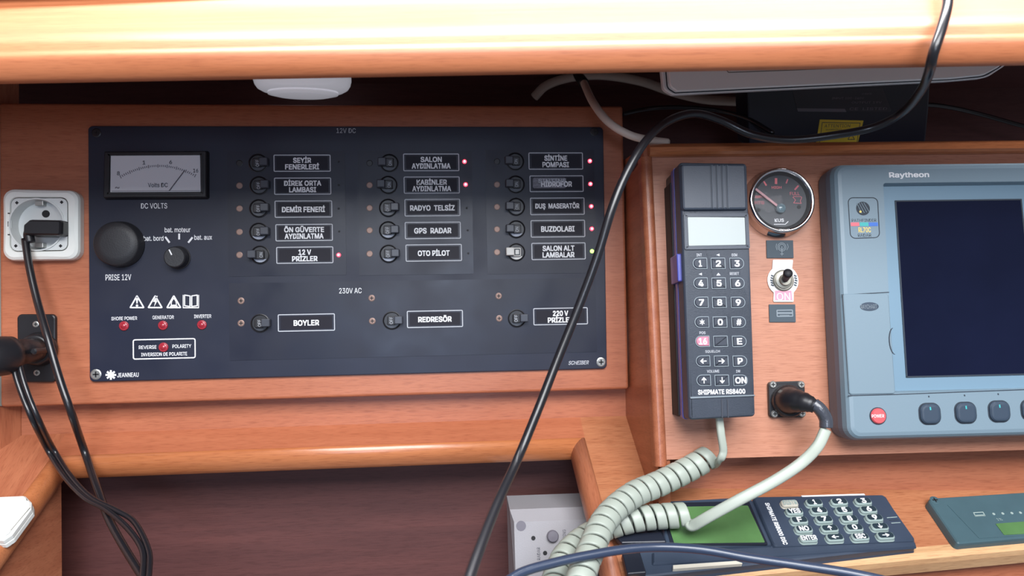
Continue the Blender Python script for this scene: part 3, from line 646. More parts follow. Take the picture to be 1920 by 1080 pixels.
# ================================================================== DOME LAMP, CAVITY CONTENTS
dl = Thing('dome_lamp', 'round white dome lamp fixed under the overhead shelf above the switch panel', 'lamp', Frame((0, 0, 0.2475), (1, 0, 0), (0, 0, -1)), 567, 150)
lp = YP(567, 165, 0.060); dl.root.matrix_world = Matrix.Translation(V((lp.x, 0.060, 0.2478))) @ Matrix.Rotation(pi + radians(8), 4, 'X'); dl.M = dl.root.matrix_world
R0 = 0.0475
zl = lp.z  # dome spans down to about the level seen at y=188
bot = YP(567, 177, 0.060).z; dz = 0.2478 - bot
dl.add('lamp_body', lathe(0, 0, [(R0 * 0.9, 0), (R0 * 0.97, dz * 0.15), (R0, dz * 0.38), (R0, dz * 0.62), (R0 * 0.975, dz * 0.74), (R0 * 0.92, dz * 0.84), (R0 * 0.82, dz * 0.91), (R0 * 0.70, dz * 0.93), (0, dz * 0.93)], 56), 'lampw', smooth=True)
dl.add('diffuser', lathe(0, 0, [(R0 * 0.72, dz * 0.90), (R0 * 0.72, dz * 0.98), (R0 * 0.55, dz * 1.03), (R0 * 0.3, dz * 1.06), (0, dz * 1.07)], 48), 'lampw', smooth=True)

# white flat device hanging behind the nosing
tw = radians(8)
WD = Frame(CAM + d0 * 0.625 + V((0, 0, 0.19)), (cos(YAW), -sin(YAW), 0), (-sin(YAW) * cos(tw), -cos(YAW) * cos(tw), -sin(tw)))
wd = Thing('white_tablet', 'flat white rounded device tilted behind the overhead nosing at upper right', 'device', WD, 1560, 150)
def tabq(pts, h=0): return wd.q(pts, h)
wbase = tabq([(1262, 178), (1780, 152), (1850, 146), (1893, 118), (1900, 60), (1230, 60), (1240, 130), (1244, 168)])
wd.add('device_shell', prism(wbase, [0.003, 0.02, 0.02, 0.012, 0.01, 0.01, 0.02, 0.006], [(0.0015, -0.010), (0, -0.008), (0, -0.001), (0.001, 0)], 5), 'white_cold')
wtop = tabq([(1268, 173), (1780, 149), (1838, 143), (1878, 122), (1886, 60), (1250, 60), (1252, 130), (1254, 163)])
wd.add('device_lid', prism(wtop, [0.003, 0.02, 0.02, 0.012, 0.01, 0.01, 0.02, 0.006], [(-0.0012, 0.0), (0, 0.0004), (0, 0.003), (0.001, 0.004)], 5), 'whiter')
wd.add('device_seam', ring(tabq([(1265, 175.5), (1780, 150.5), (1844, 144.5), (1885, 120), (1892, 62), (1240, 62), (1247, 130), (1250, 166)]), [0.003, 0.02, 0.02, 0.012, 0.01, 0.01, 0.02, 0.006], 0.0008, 0.0001, 0.0006), 'line')
wd.bar((1366, 136), (1500, 131), 1.4, 0.0041, 'caulk', None, 'lid_groove', 0.0001); wd.bar((1362, 131), (1366, 136), 1.4, 0.0041, 'caulk', None, 'lid_groove', 0.0001); wd.bar((1500, 131), (1620, 126), 1.2, 0.0041, 'caulk', None, 'lid_groove', 0.0001)

# black power adapter standing on the console top
AD = Frame(YP(1570, 262, 0.0), (ca, -sa, 0), (-sa, -ca, -0.35))
ad = Thing('power_adapter', 'black power adapter with a yellow warning sticker lying behind the console top rail', 'power adapter', AD, 1570, 262)
aq = ad.q([(1405, 275), (1735, 275), (1742, 205), (1745, 150), (1400, 160)])
ad.add('adapter_case', prism(aq, 0.004, slab(-0.035, 0, 0.002)), 'adapter')
lb = ad.add('rating_label', prism(ad.q([(1495, 208), (1672, 210), (1655, 165), (1485, 168)]), 0.001, [(0, 0), (0, 0.0003)]), 'alabel')
for s_, x, y, wd_, ht in (('AC ADAPTER', 1625, 176, 18, 3), ('INPUT 100-240V', 1590, 184, 60, 4), ('OUTPUT 19V', 1625, 192, 56, 4), ('CE  LISTED', 1628, 204, 70, 5)): ad.text(s_, x, y, wd_, ht, 0.0003, 'print_grey', lb, bold=0)
ad.add('barcode_strip', prism(ad.q([(1496, 209), (1587, 210), (1584, 204), (1494, 203)], 0.0003), 0, [(0, 0.0003), (0, 0.0005)]), 'print_grey', lb)
ys = ad.add('warning_sticker', prism(ad.q([(1530, 268), (1608, 268), (1619, 226), (1537, 224)]), 0.0005, [(0, 0), (0, 0.0003)]), 'ystick', label='yellow sticker')
ad.add('sticker_border', ring(ad.q([(1535, 275), (1606, 275), (1613, 230), (1541, 229)]), 0.0003, 0.0006, 0.0003, 0.0004), 'print_dark', ys)
ad.text('ATTENTION', 1570, 236, 48, 6, 0.0003, 'print_dark', ys, bold=0); ad.text('WARNING', 1563, 243, 30, 3, 0.0003, 'print_dark', ys, bold=0)
ad.add('warning_triangle', ring(ad.q([(1589, 262), (1603, 262), (1596, 249)], 0.0003), 0.0003, 0.0006, 0.0003, 0.0005, 2), 'print_dark', ys)

# cables in and over the cavity
cable('white_cable', [YP(1082, 128, 0.03), YP(1095, 156, 0.00), YP(1112, 192, -0.035), YP(1140, 228, -0.055), YP(1178, 252, -0.062), YP(1215, 262, -0.062), YP(1252, 267, -0.055)], 0.0036, 'cable_white', 'thick off-white cable curving down beside the console top corner')
tag(link('cable_sleeve', sweep(spline([YP(1076, 110, 0.04), YP(1083, 138, 0.022), YP(1095, 156, 0.000)], 6), sect('o', 0.0048, seg=12)), 'black', bpy.data.objects['white_cable'], True))
cable('grey_cable', [YP(1002, 182, 0.13), YP(1025, 160, 0.12), YP(1070, 145, 0.11), YP(1130, 141, 0.10), YP(1200, 152, 0.10), YP(1260, 172, 0.10), YP(1320, 186, 0.09), YP(1382, 190, 0.08)], 0.0050, 'cable_white', 'dim beige cable arching across the dark rear of the shelf space')
cable('thin_wire', [YP(1168, 214, 0.05), YP(1215, 204, 0.03), YP(1270, 201, 0.02), YP(1340, 206, 0.02), YP(1400, 222, 0.0), YP(1450, 250, -0.02)], 0.0022, 'cable', 'thin black wire in the shadow left of the power adapter')
cable('thin_wire', [YP(1700, 196, 0.04), YP(1760, 198, 0.05), YP(1830, 212, 0.06), YP(1925, 238, 0.06), YP(1990, 252, 0.06)], 0.0024, 'cable', 'thin black wire trailing right from the power adapter')
def DP(px, py, depth): return CAM + ray(px, py) * depth
cable('long_cable', [DP(1772, -60, 0.56), DP(1776, -10, 0.500), DP(1776, 12, 0.486), DP(1765, 55, 0.476), DP(1750, 100, 0.475), DP(1742, 135, 0.49), DP(1728, 168, 0.53), DP(1695, 208, 0.58), DP(1640, 238, 0.60), DP(1560, 254, 0.605), DP(1480, 262, 0.61), DP(1410, 252, 0.61), DP(1350, 225, 0.61), DP(1300, 213, 0.60), DP(1250, 229, 0.585), DP(1208, 268, 0.565), DP(1172, 330, 0.555), DP(1146, 395, 0.55), DP(1120, 480, 0.55), DP(1085, 575, 0.55), DP(1045, 675, 0.545), DP(1008, 770, 0.535), DP(970, 862, 0.52), DP(930, 950, 0.48), DP(895, 1040, 0.44), DP(868, 1120, 0.41)], 0.0032, 'cable', 'long black cable dropping from the nosing and crossing in front of the switch panel', n=10)
cable('slate_cable', [LG(925, 1110, 0.060), LG(975, 1075, 0.060), LG(1040, 1055, 0.058), LG(1110, 1040, 0.056), LG(1180, 1029, 0.054), LG(1245, 1026, 0.052), LG(1320, 1031, 0.052), LG(1400, 1045, 0.054), LG(1500, 1060, 0.058), LG(1600, 1076, 0.062), LG(1700, 1100, 0.065), LG(1850, 1150, 0.065), LG(2000, 1240, 0.060)], 0.0034, 'cable_blue', 'slate blue cable arching over the front of the radio at the bottom')

# ================================================================== HANDSET
hc = Thing('handset_cradle', 'black plastic cradle holding the handset on the console', 'cradle', CONS, 1330, 550)
def hq(T, x0t, x1t, x0b, x1b, yt, yb, h): return T.q([(x0b, yb), (x1b, yb), (x1t, yt), (x0t, yt)], h)
h1, h2, h3 = 0.020, 0.029, 0.048
# base outline derived from the front outline
hs = Thing('radio_handset', 'dark grey telephone handset with pale screen and keypad held in a black cradle', 'handset', CONS, 1330, 550)
fo = hs.q([(1293, 788), (1418, 781), (1402, 305), (1274, 303)], h3)
sc_ = lambda pts, d: inset([V(p) for p in pts], d)
hc.add('cradle_back', prism(sc_(fo, 0.0005), 0.003, [(0.0, 0.0003), (0, h1 - 0.001), (0.001, h1)]), 'black')
cm = hc.L(1262, 560, 0.010)
hc.add('cradle_wall', prism([V((fo[0].x - 0.0015, fo[0].y + 0.002)), V((fo[0].x + 0.004, fo[0].y + 0.002)), V((fo[3].x + 0.004, fo[3].y - 0.01)), V((fo[3].x - 0.0015, fo[3].y - 0.01))], 0.001, slab(0.0003, h1, 0.001)), 'blacker')
hs.add('back_shell', prism(sc_(fo, -0.0004), 0.003, [(0.0004, h1 + 0.0003), (0, h1 + 0.001), (0, h2)]), 'blue', label='dark blue seam and back shell')
bd = hs.add('handset_body', prism(fo, 0.003, [(0.0002, h2), (0, h2 + 0.001), (0, h3 - 0.0035), (0.0005, h3 - 0.0022), (0.0014, h3 - 0.0012)], 6), 'hand')
hs.add('front_face', prism(sc_(fo, 0.0014), 0.002, [(0, h3 - 0.0013), (0.0002, h3 - 0.0012)], 4), 'hand', bd)
hf = h3 - 0.0012
ck = hs.q([(1253, 530), (1274, 530), (1272, 478), (1251, 480)], 0.034)
hs.add('side_latch', prism([V((fo[3].x - 0.004, ck[0].y)), V((fo[3].x + 0.004, ck[0].y)), V((fo[3].x + 0.004, ck[2].y)), V((fo[3].x - 0.004, ck[2].y))], 0.001, slab(0.020, 0.041, 0.001)), 'blue')
# raised earpiece
ep = hs.add('earpiece', prism(hs.q([(1282, 392), (1401, 391), (1398, 308), (1279, 308)], h3 + 0.003), 0.002, [(-0.0012, hf - 0.0002), (-0.0004, hf + 0.0018), (0.0, hf + 0.0028), (0.0012, hf + 0.0034)], 5), 'hand')
for x in (1333, 1343, 1353, 1362):
    hs.bar((x - 1, 309), (x + 1.5, 391), 1.6, hf + 0.0034, 'line', ep, 'groove', 0.0001)
    hs.bar((x + 1.5, 309), (x + 4, 391), 1.2, hf + 0.0034, 'softkey', ep, 'rib', 0.0006)
sr = hs.add('screen_surround', ring(hs.q([(1284, 468), (1406, 466), (1403, 400), (1282, 400)], hf + 0.001), 0.0012, 0.0028, hf - 0.0002, hf + 0.0012), 'hand')
hs.add('screen_gasket', prism(hs.q([(1288, 463), (1401, 461), (1399, 404), (1286, 404)], hf), 0.0008, [(0, hf - 0.0002), (0, hf + 0.0002)], 3), 'blacker')
hs.add('screen', prism(hs.q([(1291, 461), (1398, 459), (1396, 408), (1289, 407)], hf), 0.0004, [(0, hf), (0, hf + 0.0005)], 3), 'lcd')
rows = [494, 531, 567, 604, 640, 677, 713]
keys = [['1', '2', '3'], ['4', '5', '6'], ['7', '8', '9'], ['✶', '0', '#'], ['16', '', 'E'], ['←', '→', 'P'], ['↑', '↓', 'ON']]
for ri, y in enumerate(rows):
    for ci in range(3):
        t = (y - 494) / 219.0; x = (1312, 1346, 1381)[ci] + 7 * t - (0 if ci else 0); s_ = keys[ri][ci]
        q4 = hs.r(x - 13.5, y - 10.5, x + 13.5, y + 10.5, hf)
        rr = [0.0043, 0.0006, 0.0006, 0.0043] if ci == 0 else ([0.0006] * 4 if ci == 1 else [0.0006, 0.0043, 0.0043, 0.0006])
        kb_ = hs.add('key', prism(q4, rr, [(0.0008, hf - 0.0001), (0.0008, hf + 0.0010), (0.0012, hf + 0.0014)], 5), 'pinkkey' if s_ == '16' else 'key', label='pink key' if s_ == '16' else None)
        hs.add('key_rim', ring(q4, rr, 0.0006, hf - 0.0001, hf + 0.0007), 'keyrim', kb_)
        if s_: hs.text(s_, x + 1, y, {'1': 5, '16': 14, 'ON': 20, '←': 11, '→': 11}.get(s_, 8.5), 11 if s_ not in '←→' else 9, hf + 0.0014, 'print', kb_, bold=0.03)
for s_, x, y, wd_ in (('INT', 1311, 478, 10), ('◄', 1346, 478, 6), ('DIM', 1377, 478, 10), ('◄', 1313, 514, 6), ('▲', 1347, 514, 8), ('RESET', 1377, 513, 17), ('POS', 1317, 624, 11), ('SQUELCH', 1336, 659, 27), ('VOLUME', 1337, 696, 23), ('1W', 1384, 696, 8)): hs.text(s_, x, y, wd_, 5, hf, 'print_dim', bd, bold=0.01)
hs.text('SHIPMATE RS8400', 1353, 734.5, 88, 8.5, hf, 'print', bd, bold=0.03)
hs.add('lower_ridge', prism(hs.q([(1294, 748), (1415, 743), (1415, 740), (1293, 744)], hf), 0.0005, [(0, hf - 0.0002), (0, hf + 0.0006), (0.0004, hf + 0.0012)], 3), 'keyrim')
for x in (1353, 1364): hs.bar((x, 749), (x + 1, 783), 2, hf, 'grey_lever', bd, 'rib', 0.0006)

# ------------------------------------------------------------------ coiled cord
def coil(name, pts, r, pitch, sw, st, m, label, lead=None, tail=None):
    path = spline(pts, 24); S = [0]
    for i in range(1, len(path)): S.append(S[-1] + (path[i] - path[i - 1]).length)
    Ltot = S[-1]; turns = Ltot / pitch; n = int(turns * 22)
    T = [(path[min(i + 1, len(path) - 1)] - path[max(i - 1, 0)]).normalized() for i in range(len(path))]
    u = T[0].orthogonal().normalized(); U = [u]
    for i in range(1, len(path)): u = (u - T[i] * u.dot(T[i])).normalized(); U.append(u)
    hp = []; nn = []; j = 0
    for k in range(n + 1):
        s = Ltot * k / n
        while j < len(S) - 2 and S[j + 1] < s: j += 1
        f = (s - S[j]) / max(S[j + 1] - S[j], 1e-9); c0 = path[j].lerp(path[j + 1], f); a = U[j].lerp(U[j + 1], f).normalized(); t = T[j].lerp(T[j + 1], f).normalized(); b = t.cross(a)
        th = 2 * pi * s / pitch; d = a * cos(th) + b * sin(th); hp.append(c0 + d * r); nn.append(d)
    root = link(name, sweep(hp, sect('r', sw, st), nn), m, None, True); tag(root, label, 'cord'); return root, hp
c1, hp1 = coil('coiled_cord', [LG(1328, 858, 0.050), LG(1288, 881, 0.045), LG(1235, 907, 0.042), LG(1190, 926, 0.042), LG(1152, 955, 0.042), LG(1128, 985, 0.042), LG(1113, 1020, 0.042), LG(1095, 1065, 0.042), LG(1075, 1130, 0.042), LG(1050, 1230, 0.042)], 0.0090, 0.0098, 0.0082, 0.0028, 'coil', 'off-white coiled cord hanging from the bottom of the radio handset')
hb = CONS.at(1349, 788, 0.034)
ld = [hb + V((0, 0, 0.004)), hb, CONS.at(1352, 815, 0.034), CONS.at(1356, 845, 0.032), CONS.at(1350, 862, 0.028), LG(1338, 872, 0.040), LG(1325, 868, 0.036)]
link('straight_lead', sweep(spline(ld, 8), sect('r', 0.0062, 0.0045), [V((0, -1, 0.3)).normalized()] * (len(ld) * 8 - 7)), 'coil', c1, True)
c2, hp2 = coil('coiled_cord', [LG(1283, 966, 0.0255), LG(1240, 968, 0.0245), LG(1190, 974, 0.0235), LG(1140, 988, 0.020), LG(1095, 1010, 0.018), LG(1062, 1040, 0.018), LG(1045, 1075, 0.018), LG(1030, 1130, 0.018), LG(1010, 1230, 0.018)], 0.0088, 0.0096, 0.0080, 0.0028, 'coil', 'off-white coiled cord lying over the radio and running behind the handset cord')
ld = [LG(1292, 982, 0.026), LG(1300, 985, 0.028), LG(1330, 968, 0.040), LG(1390, 935, 0.055), LG(1450, 903, 0.065), CONS.at(1500, 870, 0.045), CONS.at(1532, 838, 0.040), CONS.at(1548, 806, 0.036)]
link('straight_lead', sweep(spline(ld, 8), sect('r', 0.0088, 0.0060), [V((0, -1, 0.5)).normalized()] * (len(ld) * 8 - 7)), 'coil', c2, True)
tag(link('tape_wrap', sweep(spline([CONS.at(1549, 802, 0.036), CONS.at(1548, 785, 0.036), CONS.at(1538, 768, 0.036), CONS.at(1525, 757, 0.034)], 8), sect('o', 0.0052, seg=14)), 'tape', c2, True), 'black tape wrapped round the cord')

# connector on the console
cn = Thing('round_connector', 'black square flanged connector with four screws and a tapered plug on the console', 'connector', CONS, 1478, 748)
cn.add('flange', prism(cn.q([(1443, 783), (1511, 783), (1509, 714), (1441, 716)], 0.004), 0.003, slab(0.0003, 0.004, 0.0008)), 'black')
for x, y in ((1449, 721), (1502, 721), (1452, 776), (1504, 775)): screw(cn, x, y, 0.0030, 0.004, 'steel', up=0.0012)
P0 = V((*cn.L(1474, 752, 0.003), 0.003)); P1 = V((*cn.L(1484, 750, 0.018), 0.018)); P2 = V((*cn.L(1510, 755, 0.030), 0.030)); P3 = V((*cn.L(1528, 762, 0.034), 0.034))
pts = spline([P0, P1, P2, P3], 6); cn.add('plug_boot', sweep(pts, sect('o', 1.0, seg=24), None, lambda t: 0.0125 - 0.0072 * t + (0.0004 if int(t * 18) % 3 == 0 else 0)), 'black', smooth=True)
cn.add('plug_collar', lathe(P0.x, P0.y, [(0.0135, 0.004), (0.0135, 0.010), (0.0122, 0.012), (0, 0.012)], 30), 'black')

# ------------------------------------------------------------------ gauge
gg = Thing('level_gauge', 'round chrome-rimmed black level gauge with a pale needle between handset and radar display', 'gauge', CONS, 1466, 376)
gh = 0.014
p = gg.L(1467, 375, gh); R1 = 0.0284
ccx, ccy = p.x, p.y
rim = gg.add('chrome_bezel', lathe(ccx, ccy, [(R1 + 0.0018, 0.0003), (R1 + 0.0018, 0.002), (R1 - 0.0008, 0.004), (R1 - 0.0006, gh - 0.003), (R1, gh - 0.0012), (R1 - 0.0004, gh), (R1 - 0.0016, gh + 0.0006), (R1 - 0.0032, gh), (R1 - 0.0040, gh - 0.0030), (R1 - 0.0040, 0.0003)], 64, True), 'chrome', smooth=True)
gz = gh - 0.004
gf = gg.add('dial_face', lathe(ccx, ccy, [(R1 - 0.0042, 0.0003), (R1 - 0.0042, gz), (0, gz)], 48), 'gauge')
gg.add('inner_ring', lathe(ccx, ccy, [(R1 - 0.0038, gz), (R1 - 0.0038, gz + 0.003), (R1 - 0.0058, gz + 0.0001)], 48, True), 'blacker')
gl_ = gz + 0.00005
for a, b, w_ in (((1432, 340), (1437, 348), 3), ((1455, 334), (1455, 345), 4.5), ((1477, 336), (1474, 344), 2.5), ((1497, 348), (1490, 356), 3), ((1416, 353), (1421, 358), 3)): gg.bar(a, b, w_, gl_, 'print_red' if a[0] < 1470 else 'redp', gf, 'scale_mark', 0.0001)
gg.text('HIGH', 1456, 351.5, 18, 5, gl_, 'print_red', gf, bold=0.01); gg.text('FULL', 1490, 363, 18, 6, gl_, 'redp', gf, bold=0.01); gg.text('HTG', 1424, 380, 17, 6, gl_, 'redp', gf, bold=0.01); gg.text('EMPTY', 1425, 369, 17, 4.5, gl_, 'print_red', gf)
hx = gg.q([(1487, 381), (1503, 382), (1501, 377), (1504, 370), (1501, 368), (1488, 368), (1486, 370), (1491, 375)], gl_)
gg.add('tank_symbol', ring(hx, 0.0002, 0.0005, gl_, gl_ + 0.0001, 2), 'redp', gf)
gg.text('KUS', 1461, 413, 17, 6, gl_, 'print', gf, bold=0.02)
gg.add('logo_swoosh', star2([gg.barm((1451, 420.5), (1473, 420.5), 1.2, gl_, 0.0001), gg.barm((1472, 420.8), (1478, 415), 1.2, gl_, 0.0001)]), 'print', gf)
for x, y in ((1422, 394), (1498, 388)):
    q = gg.L(x, y, gl_); gg.add('dial_screw', lathe(q.x, q.y, [(0.0017, gl_), (0.0017, gl_ + 0.0003), (0, gl_ + 0.0003)], 12), 'blacker', gf)
nd = gg.q([(1447, 382), (1450, 378), (1453, 382), (1449, 384)], gz + 0.002)
gg.bar((1416, 354), (1457, 386), 4.2, gz + 0.0018, 'needle', None, 'needle', 0.0006)
q = gg.L(1465, 390, gz + 0.003); gg.add('needle_hub', lathe(q.x, q.y, [(0.0042, gz), (0.0042, gz + 0.003), (0.0034, gz + 0.0042), (0.002, gz + 0.0048), (0, gz + 0.005)], 28), 'gcap', smooth=True)
gg.add('glass', lathe(ccx, ccy, [(R1 - 0.0034, gh - 0.0004), (R1 - 0.006, gh - 0.00005), (R1 - 0.012, gh + 0.0003), (0, gh + 0.0005)], 40, True), 'glass', smooth=True)

# ------------------------------------------------------------------ labels + toggle switch
a1 = Thing('antenna_label', 'small slate label with a radiating antenna symbol above the toggle switch', 'label', CONS, 1461, 467)
a1.add('label_card', prism(a1.q([(1437, 484), (1487, 484), (1486, 451), (1436, 451)]), 0.0002, [(0, 0.0002), (0, 0.0012)]), 'label_grey')
z = 0.0012; q = a1.L(1466, 463, z)
sym = [ringmesh(circ(q, r_, 24), circ(q, r_ - 0.0005, 24), z, z + 0.0001) for r_ in (0.0038, 0.0026)] + [a1.barm((1466, 462), (1466, 479), 1.3, z), a1.barm((1463, 476), (1469, 476), 1.3, z), a1.barm((1456, 457), (1455, 463), 1, z), a1.barm((1455, 463), (1457, 469), 1, z), a1.barm((1476, 457), (1478, 463), 1, z), a1.barm((1478, 463), (1475, 469), 1, z)]
a1.add('antenna_symbol', star2(sym), 'keyrim')
a2 = Thing('radio_label', 'small slate label with a tiny radio symbol below the toggle switch', 'label', CONS, 1466, 587)
a2.add('label_card', prism(a2.q([(1442, 604), (1491, 604), (1490, 571), (1441, 571)]), 0.0002, [(0, 0.0002), (0, 0.0012)]), 'label_grey')
a2.add('radio_symbol', star2([ring(a2.r(1456, 580.5, 1487, 594, z), 0.0008, 0.0009, z, z + 0.0001), a2.barm((1458, 587), (1485, 587), 3, z), a2.barm((1462, 591), (1480, 591), 1, z)]), 'keyrim')
ts = Thing('toggle_switch', 'small bat toggle switch on a white and pink ON plate', 'switch', CONS, 1469, 527)
def tp_(x, y): return ts.L(x, y, 0.001)
rad = tp_(1498, 527).x - tp_(1469, 527).x; cc = tp_(1468, 526)
out = []
for (x, y) in ((1450, 566), (1486, 566)): out.append(tp_(x, y))
def arcpts(a0, a1, n=8): return [V((cc.x + rad * cos(radians(a0 + (a1 - a0) * i / n)), cc.y + rad * sin(radians(a0 + (a1 - a0) * i / n)))) for i in range(n + 1)]
outl = [tp_(1450, 566), tp_(1488, 566)] + arcpts(-50, 50) + [tp_(1487, 487), tp_(1449, 487)] + arcpts(130, 230)
ts.add('indicator_plate', prism(outl, 0.0008, [(0, 0.0003), (0, 0.0012)], 2), 'plwhite')
pk = ts.add('pink_field', prism(ts.q([(1453, 563), (1486, 563), (1484, 545), (1453, 545)], 0.0013), 0.0006, [(0, 0.0012), (0, 0.00135)]), 'pinkpl'); ts.text('ON', 1469, 556, 25, 14, 0.00135, 'plwhite', pk, bold=0)
for k, (sx, sg) in enumerate(((1446, 1), (1492, -1))):
    bars = [ts.barm((sx + sg * abs(i) * 0.8 - 2, 526 + i * 4.4 - 1), (sx + sg * abs(i) * 0.8 + 3, 526 + i * 4.4 + 1), 2.6, 0.0012) for i in range(-2, 3)]
    ts.add('side_lettering', star2(bars), 'label_grey')
ts.add('nut', lathe(cc.x, cc.y, [(0.0092, 0.001), (0.0092, 0.002), (0.0082, 0.0028), (0.0072, 0.0028), (0.0072, 0.0042), (0.0050, 0.0046), (0.0045, 0.007), (0, 0.007)], 30), 'nut')
e = V((*ts.L(1478, 511, 0.022), 0.022)); s0 = V((cc.x, cc.y, 0.005)); ts.add('bat_lever', sweep([s0, s0.lerp(e, .3), s0.lerp(e, .7), s0.lerp(e, .92), e], sect('o', 1, seg=14), None, lambda t: 0.0026 + 0.0018 * t if t < 0.95 else 0.0030), 'blacker', smooth=True)

# ------------------------------------------------------------------ radar display
rd = Thing('radar_display', 'large blue-grey marine radar display with a dark screen at the right of the console', 'radar display', CONS, 1750, 560)
RH = 0.032
bo = rd.q([(1601, 819), (2120, 786), (2060, 303), (1572, 311)], RH)
bo = rd.q([(1601, 819)], RH) + [V((rd.L(2060, 560, RH).x, rd.L(1601, 819, RH).y)), V((rd.L(2060, 560, RH).x, rd.L(1572, 312, RH).y)), rd.L(1570, 312, RH)]
bo[0] = V((bo[0].x - 0.002, bo[0].y)); 
big = sc_(bo, -0.004)
hb_ = rd.add('housing', prism(big, 0.012, [(0.006, 0.0003), (0.001, 0.002), (0.0005, 0.012), (0, 0.018), (0.0008, 0.024)], 8), 'dispside')
def rr_(x0, y0_, x1, y1_, h): return rd.r(x0, y0_, x1, y1_, h)
RF = RH - 0.0065
bz = [V((rd.L(1676, 738, RH).x, rd.L(1680, 737, RH).y)), V((rd.L(1978, 560, RH).x, rd.L(1680, 737, RH).y)), V((rd.L(1978, 560, RH).x, rd.L(1657, 343, RH).y)), V((rd.L(1656, 343, RH).x, rd.L(1657, 343, RH).y))]
ob = polyround(big, 0.012, 8); ib = polyround(bz, 0.0022, 8)
rd.add('front_shell', loft([z3(inset(ob, 0.0008), 0.024), z3(inset(ob, 0.0022), 0.029), z3(inset(ob, 0.0042), RH - 0.0008), z3(inset(ob, 0.007), RH), z3(ib, RH), z3(inset(ib, 0.0004), RH - 0.0008), z3(inset(ib, 0.0016), RF)], False, False), 'dispbody')
rd.add('screen_bezel', prism(bz, 0.0022, [(0, RF - 0.002), (0, RF + 0.0002)], 3), 'dispframe')
sx1 = rd.L(1913, 378, RF).x
sq = [rd.L(1700, 706, RF), V((sx1 + 0.0005, rd.L(1700, 706, RF).y)), V((sx1, rd.L(1680, 378, RF).y)), rd.L(1679, 378, RF)]
rd.add('screen', prism(sq, 0.0004, [(0, RF), (0, RF + 0.0006)], 2), 'screen')
rd.add('screen_gasket', ring(sc_(sq, -0.0009), 0.0004, 0.0012, RF, RF + 0.0009, 2), 'line')
rd.text('Raytheon', 1704.5, 329, 74, 11.5, RH, 'print', bold=0.03)
rd.root.children[-1]['label'] = 'white maker lettering'
# chart card door
dr = rd.add('card_door', prism(rd.q([(1592, 740), (1678, 738), (1665, 551), (1580, 551)], RH), 0.002, [(0, RH - 0.0004), (0, RH + 0.0004), (0.0006, RH + 0.0009)], 4), 'dispbody')
rd.bar((1577, 553), (1667, 548), 1.5, RH, 'line', None, 'seam', 0.0003); rd.bar((1590, 742), (1679, 739.5), 1.5, RH, 'line', None, 'seam', 0.0003); rd.bar((1679, 739.5), (1960, 729), 1.4, RH, 'line', None, 'seam', 0.0003)
q = rd.L(1673, 640, RH)
fp = [q + V((0.0045 * cos(radians(a)) * 1.0 + 0.001, 0.011 * sin(radians(a)))) for a in range(100, 261, 16)]; fq2 = [p + V((0.0009, 0)) for p in fp][::-1]
rd.add('finger_notch', loft([z3(fp + fq2, RH + 0.0008), z3(fp + fq2, RH + 0.0012)]), 'line', dr)
q = rd.L(1629, 575, RH); el = [V((q.x + 0.0078 * cos(2 * pi * i / 32), q.y + 0.0036 * sin(2 * pi * i / 32))) for i in range(32)]
eb = rd.add('oval_badge', loft([z3(el, RH + 0.0008), z3(el, RH + 0.0011)]), 'softkey', dr); rd.text('RAYCHART', 1629, 575, 30, 8, RH + 0.0012, 'keyrim', dr, bold=0)
# badge
bb = rd.q([(1594, 448), (1650, 446), (1646, 370), (1589, 370)], RH)
bg = rd.add('model_badge', ring(bb, 0.0045, 0.0007, RH, RH + 0.0002, 6), 'line')
q = rd.L(1618, 391, RH); rd.add('globe_emblem', star2([loft([z3(circ(q, 0.0058, 28), RH), z3(circ(q, 0.0058, 28), RH + 0.0002)])]), 'line', bg)
q2 = rd.L(1613, 397, RH); rd.add('emblem_dot', lathe(q2.x, q2.y, [(0.0010, RH), (0.0010, RH + 0.0004)], 10), 'yellow', bg)
st = [rd.barm((1606 + i * 4.5, 380), (1616 + i * 4.5, 400 - i), 0.9, RH + 0.0002, 0.0001) for i in range(4)]
rd.add('emblem_lines', star2(st), 'dispbody', bg)
rd.text('PATHFINDER', 1620, 413, 46, 5.5, RH, 'line', bg, bold=0.0)
for x0, x1, m_ in ((1595, 1611, 'redp'), (1612, 1628, 'cyan'), (1629, 1646, 'bluep')): rd.add('colour_bar', prism(rr_(x0, 417, x1, 424, RH), 0, [(0, RH), (0, RH + 0.0002)]), m_, bg)
rd.text('RL70C', 1621, 431, 23, 9, RH, 'yellow', bg, bold=0.02); rd.text('RADAR', 1621, 441, 25, 6, RH, 'line', bg, bold=0.0)
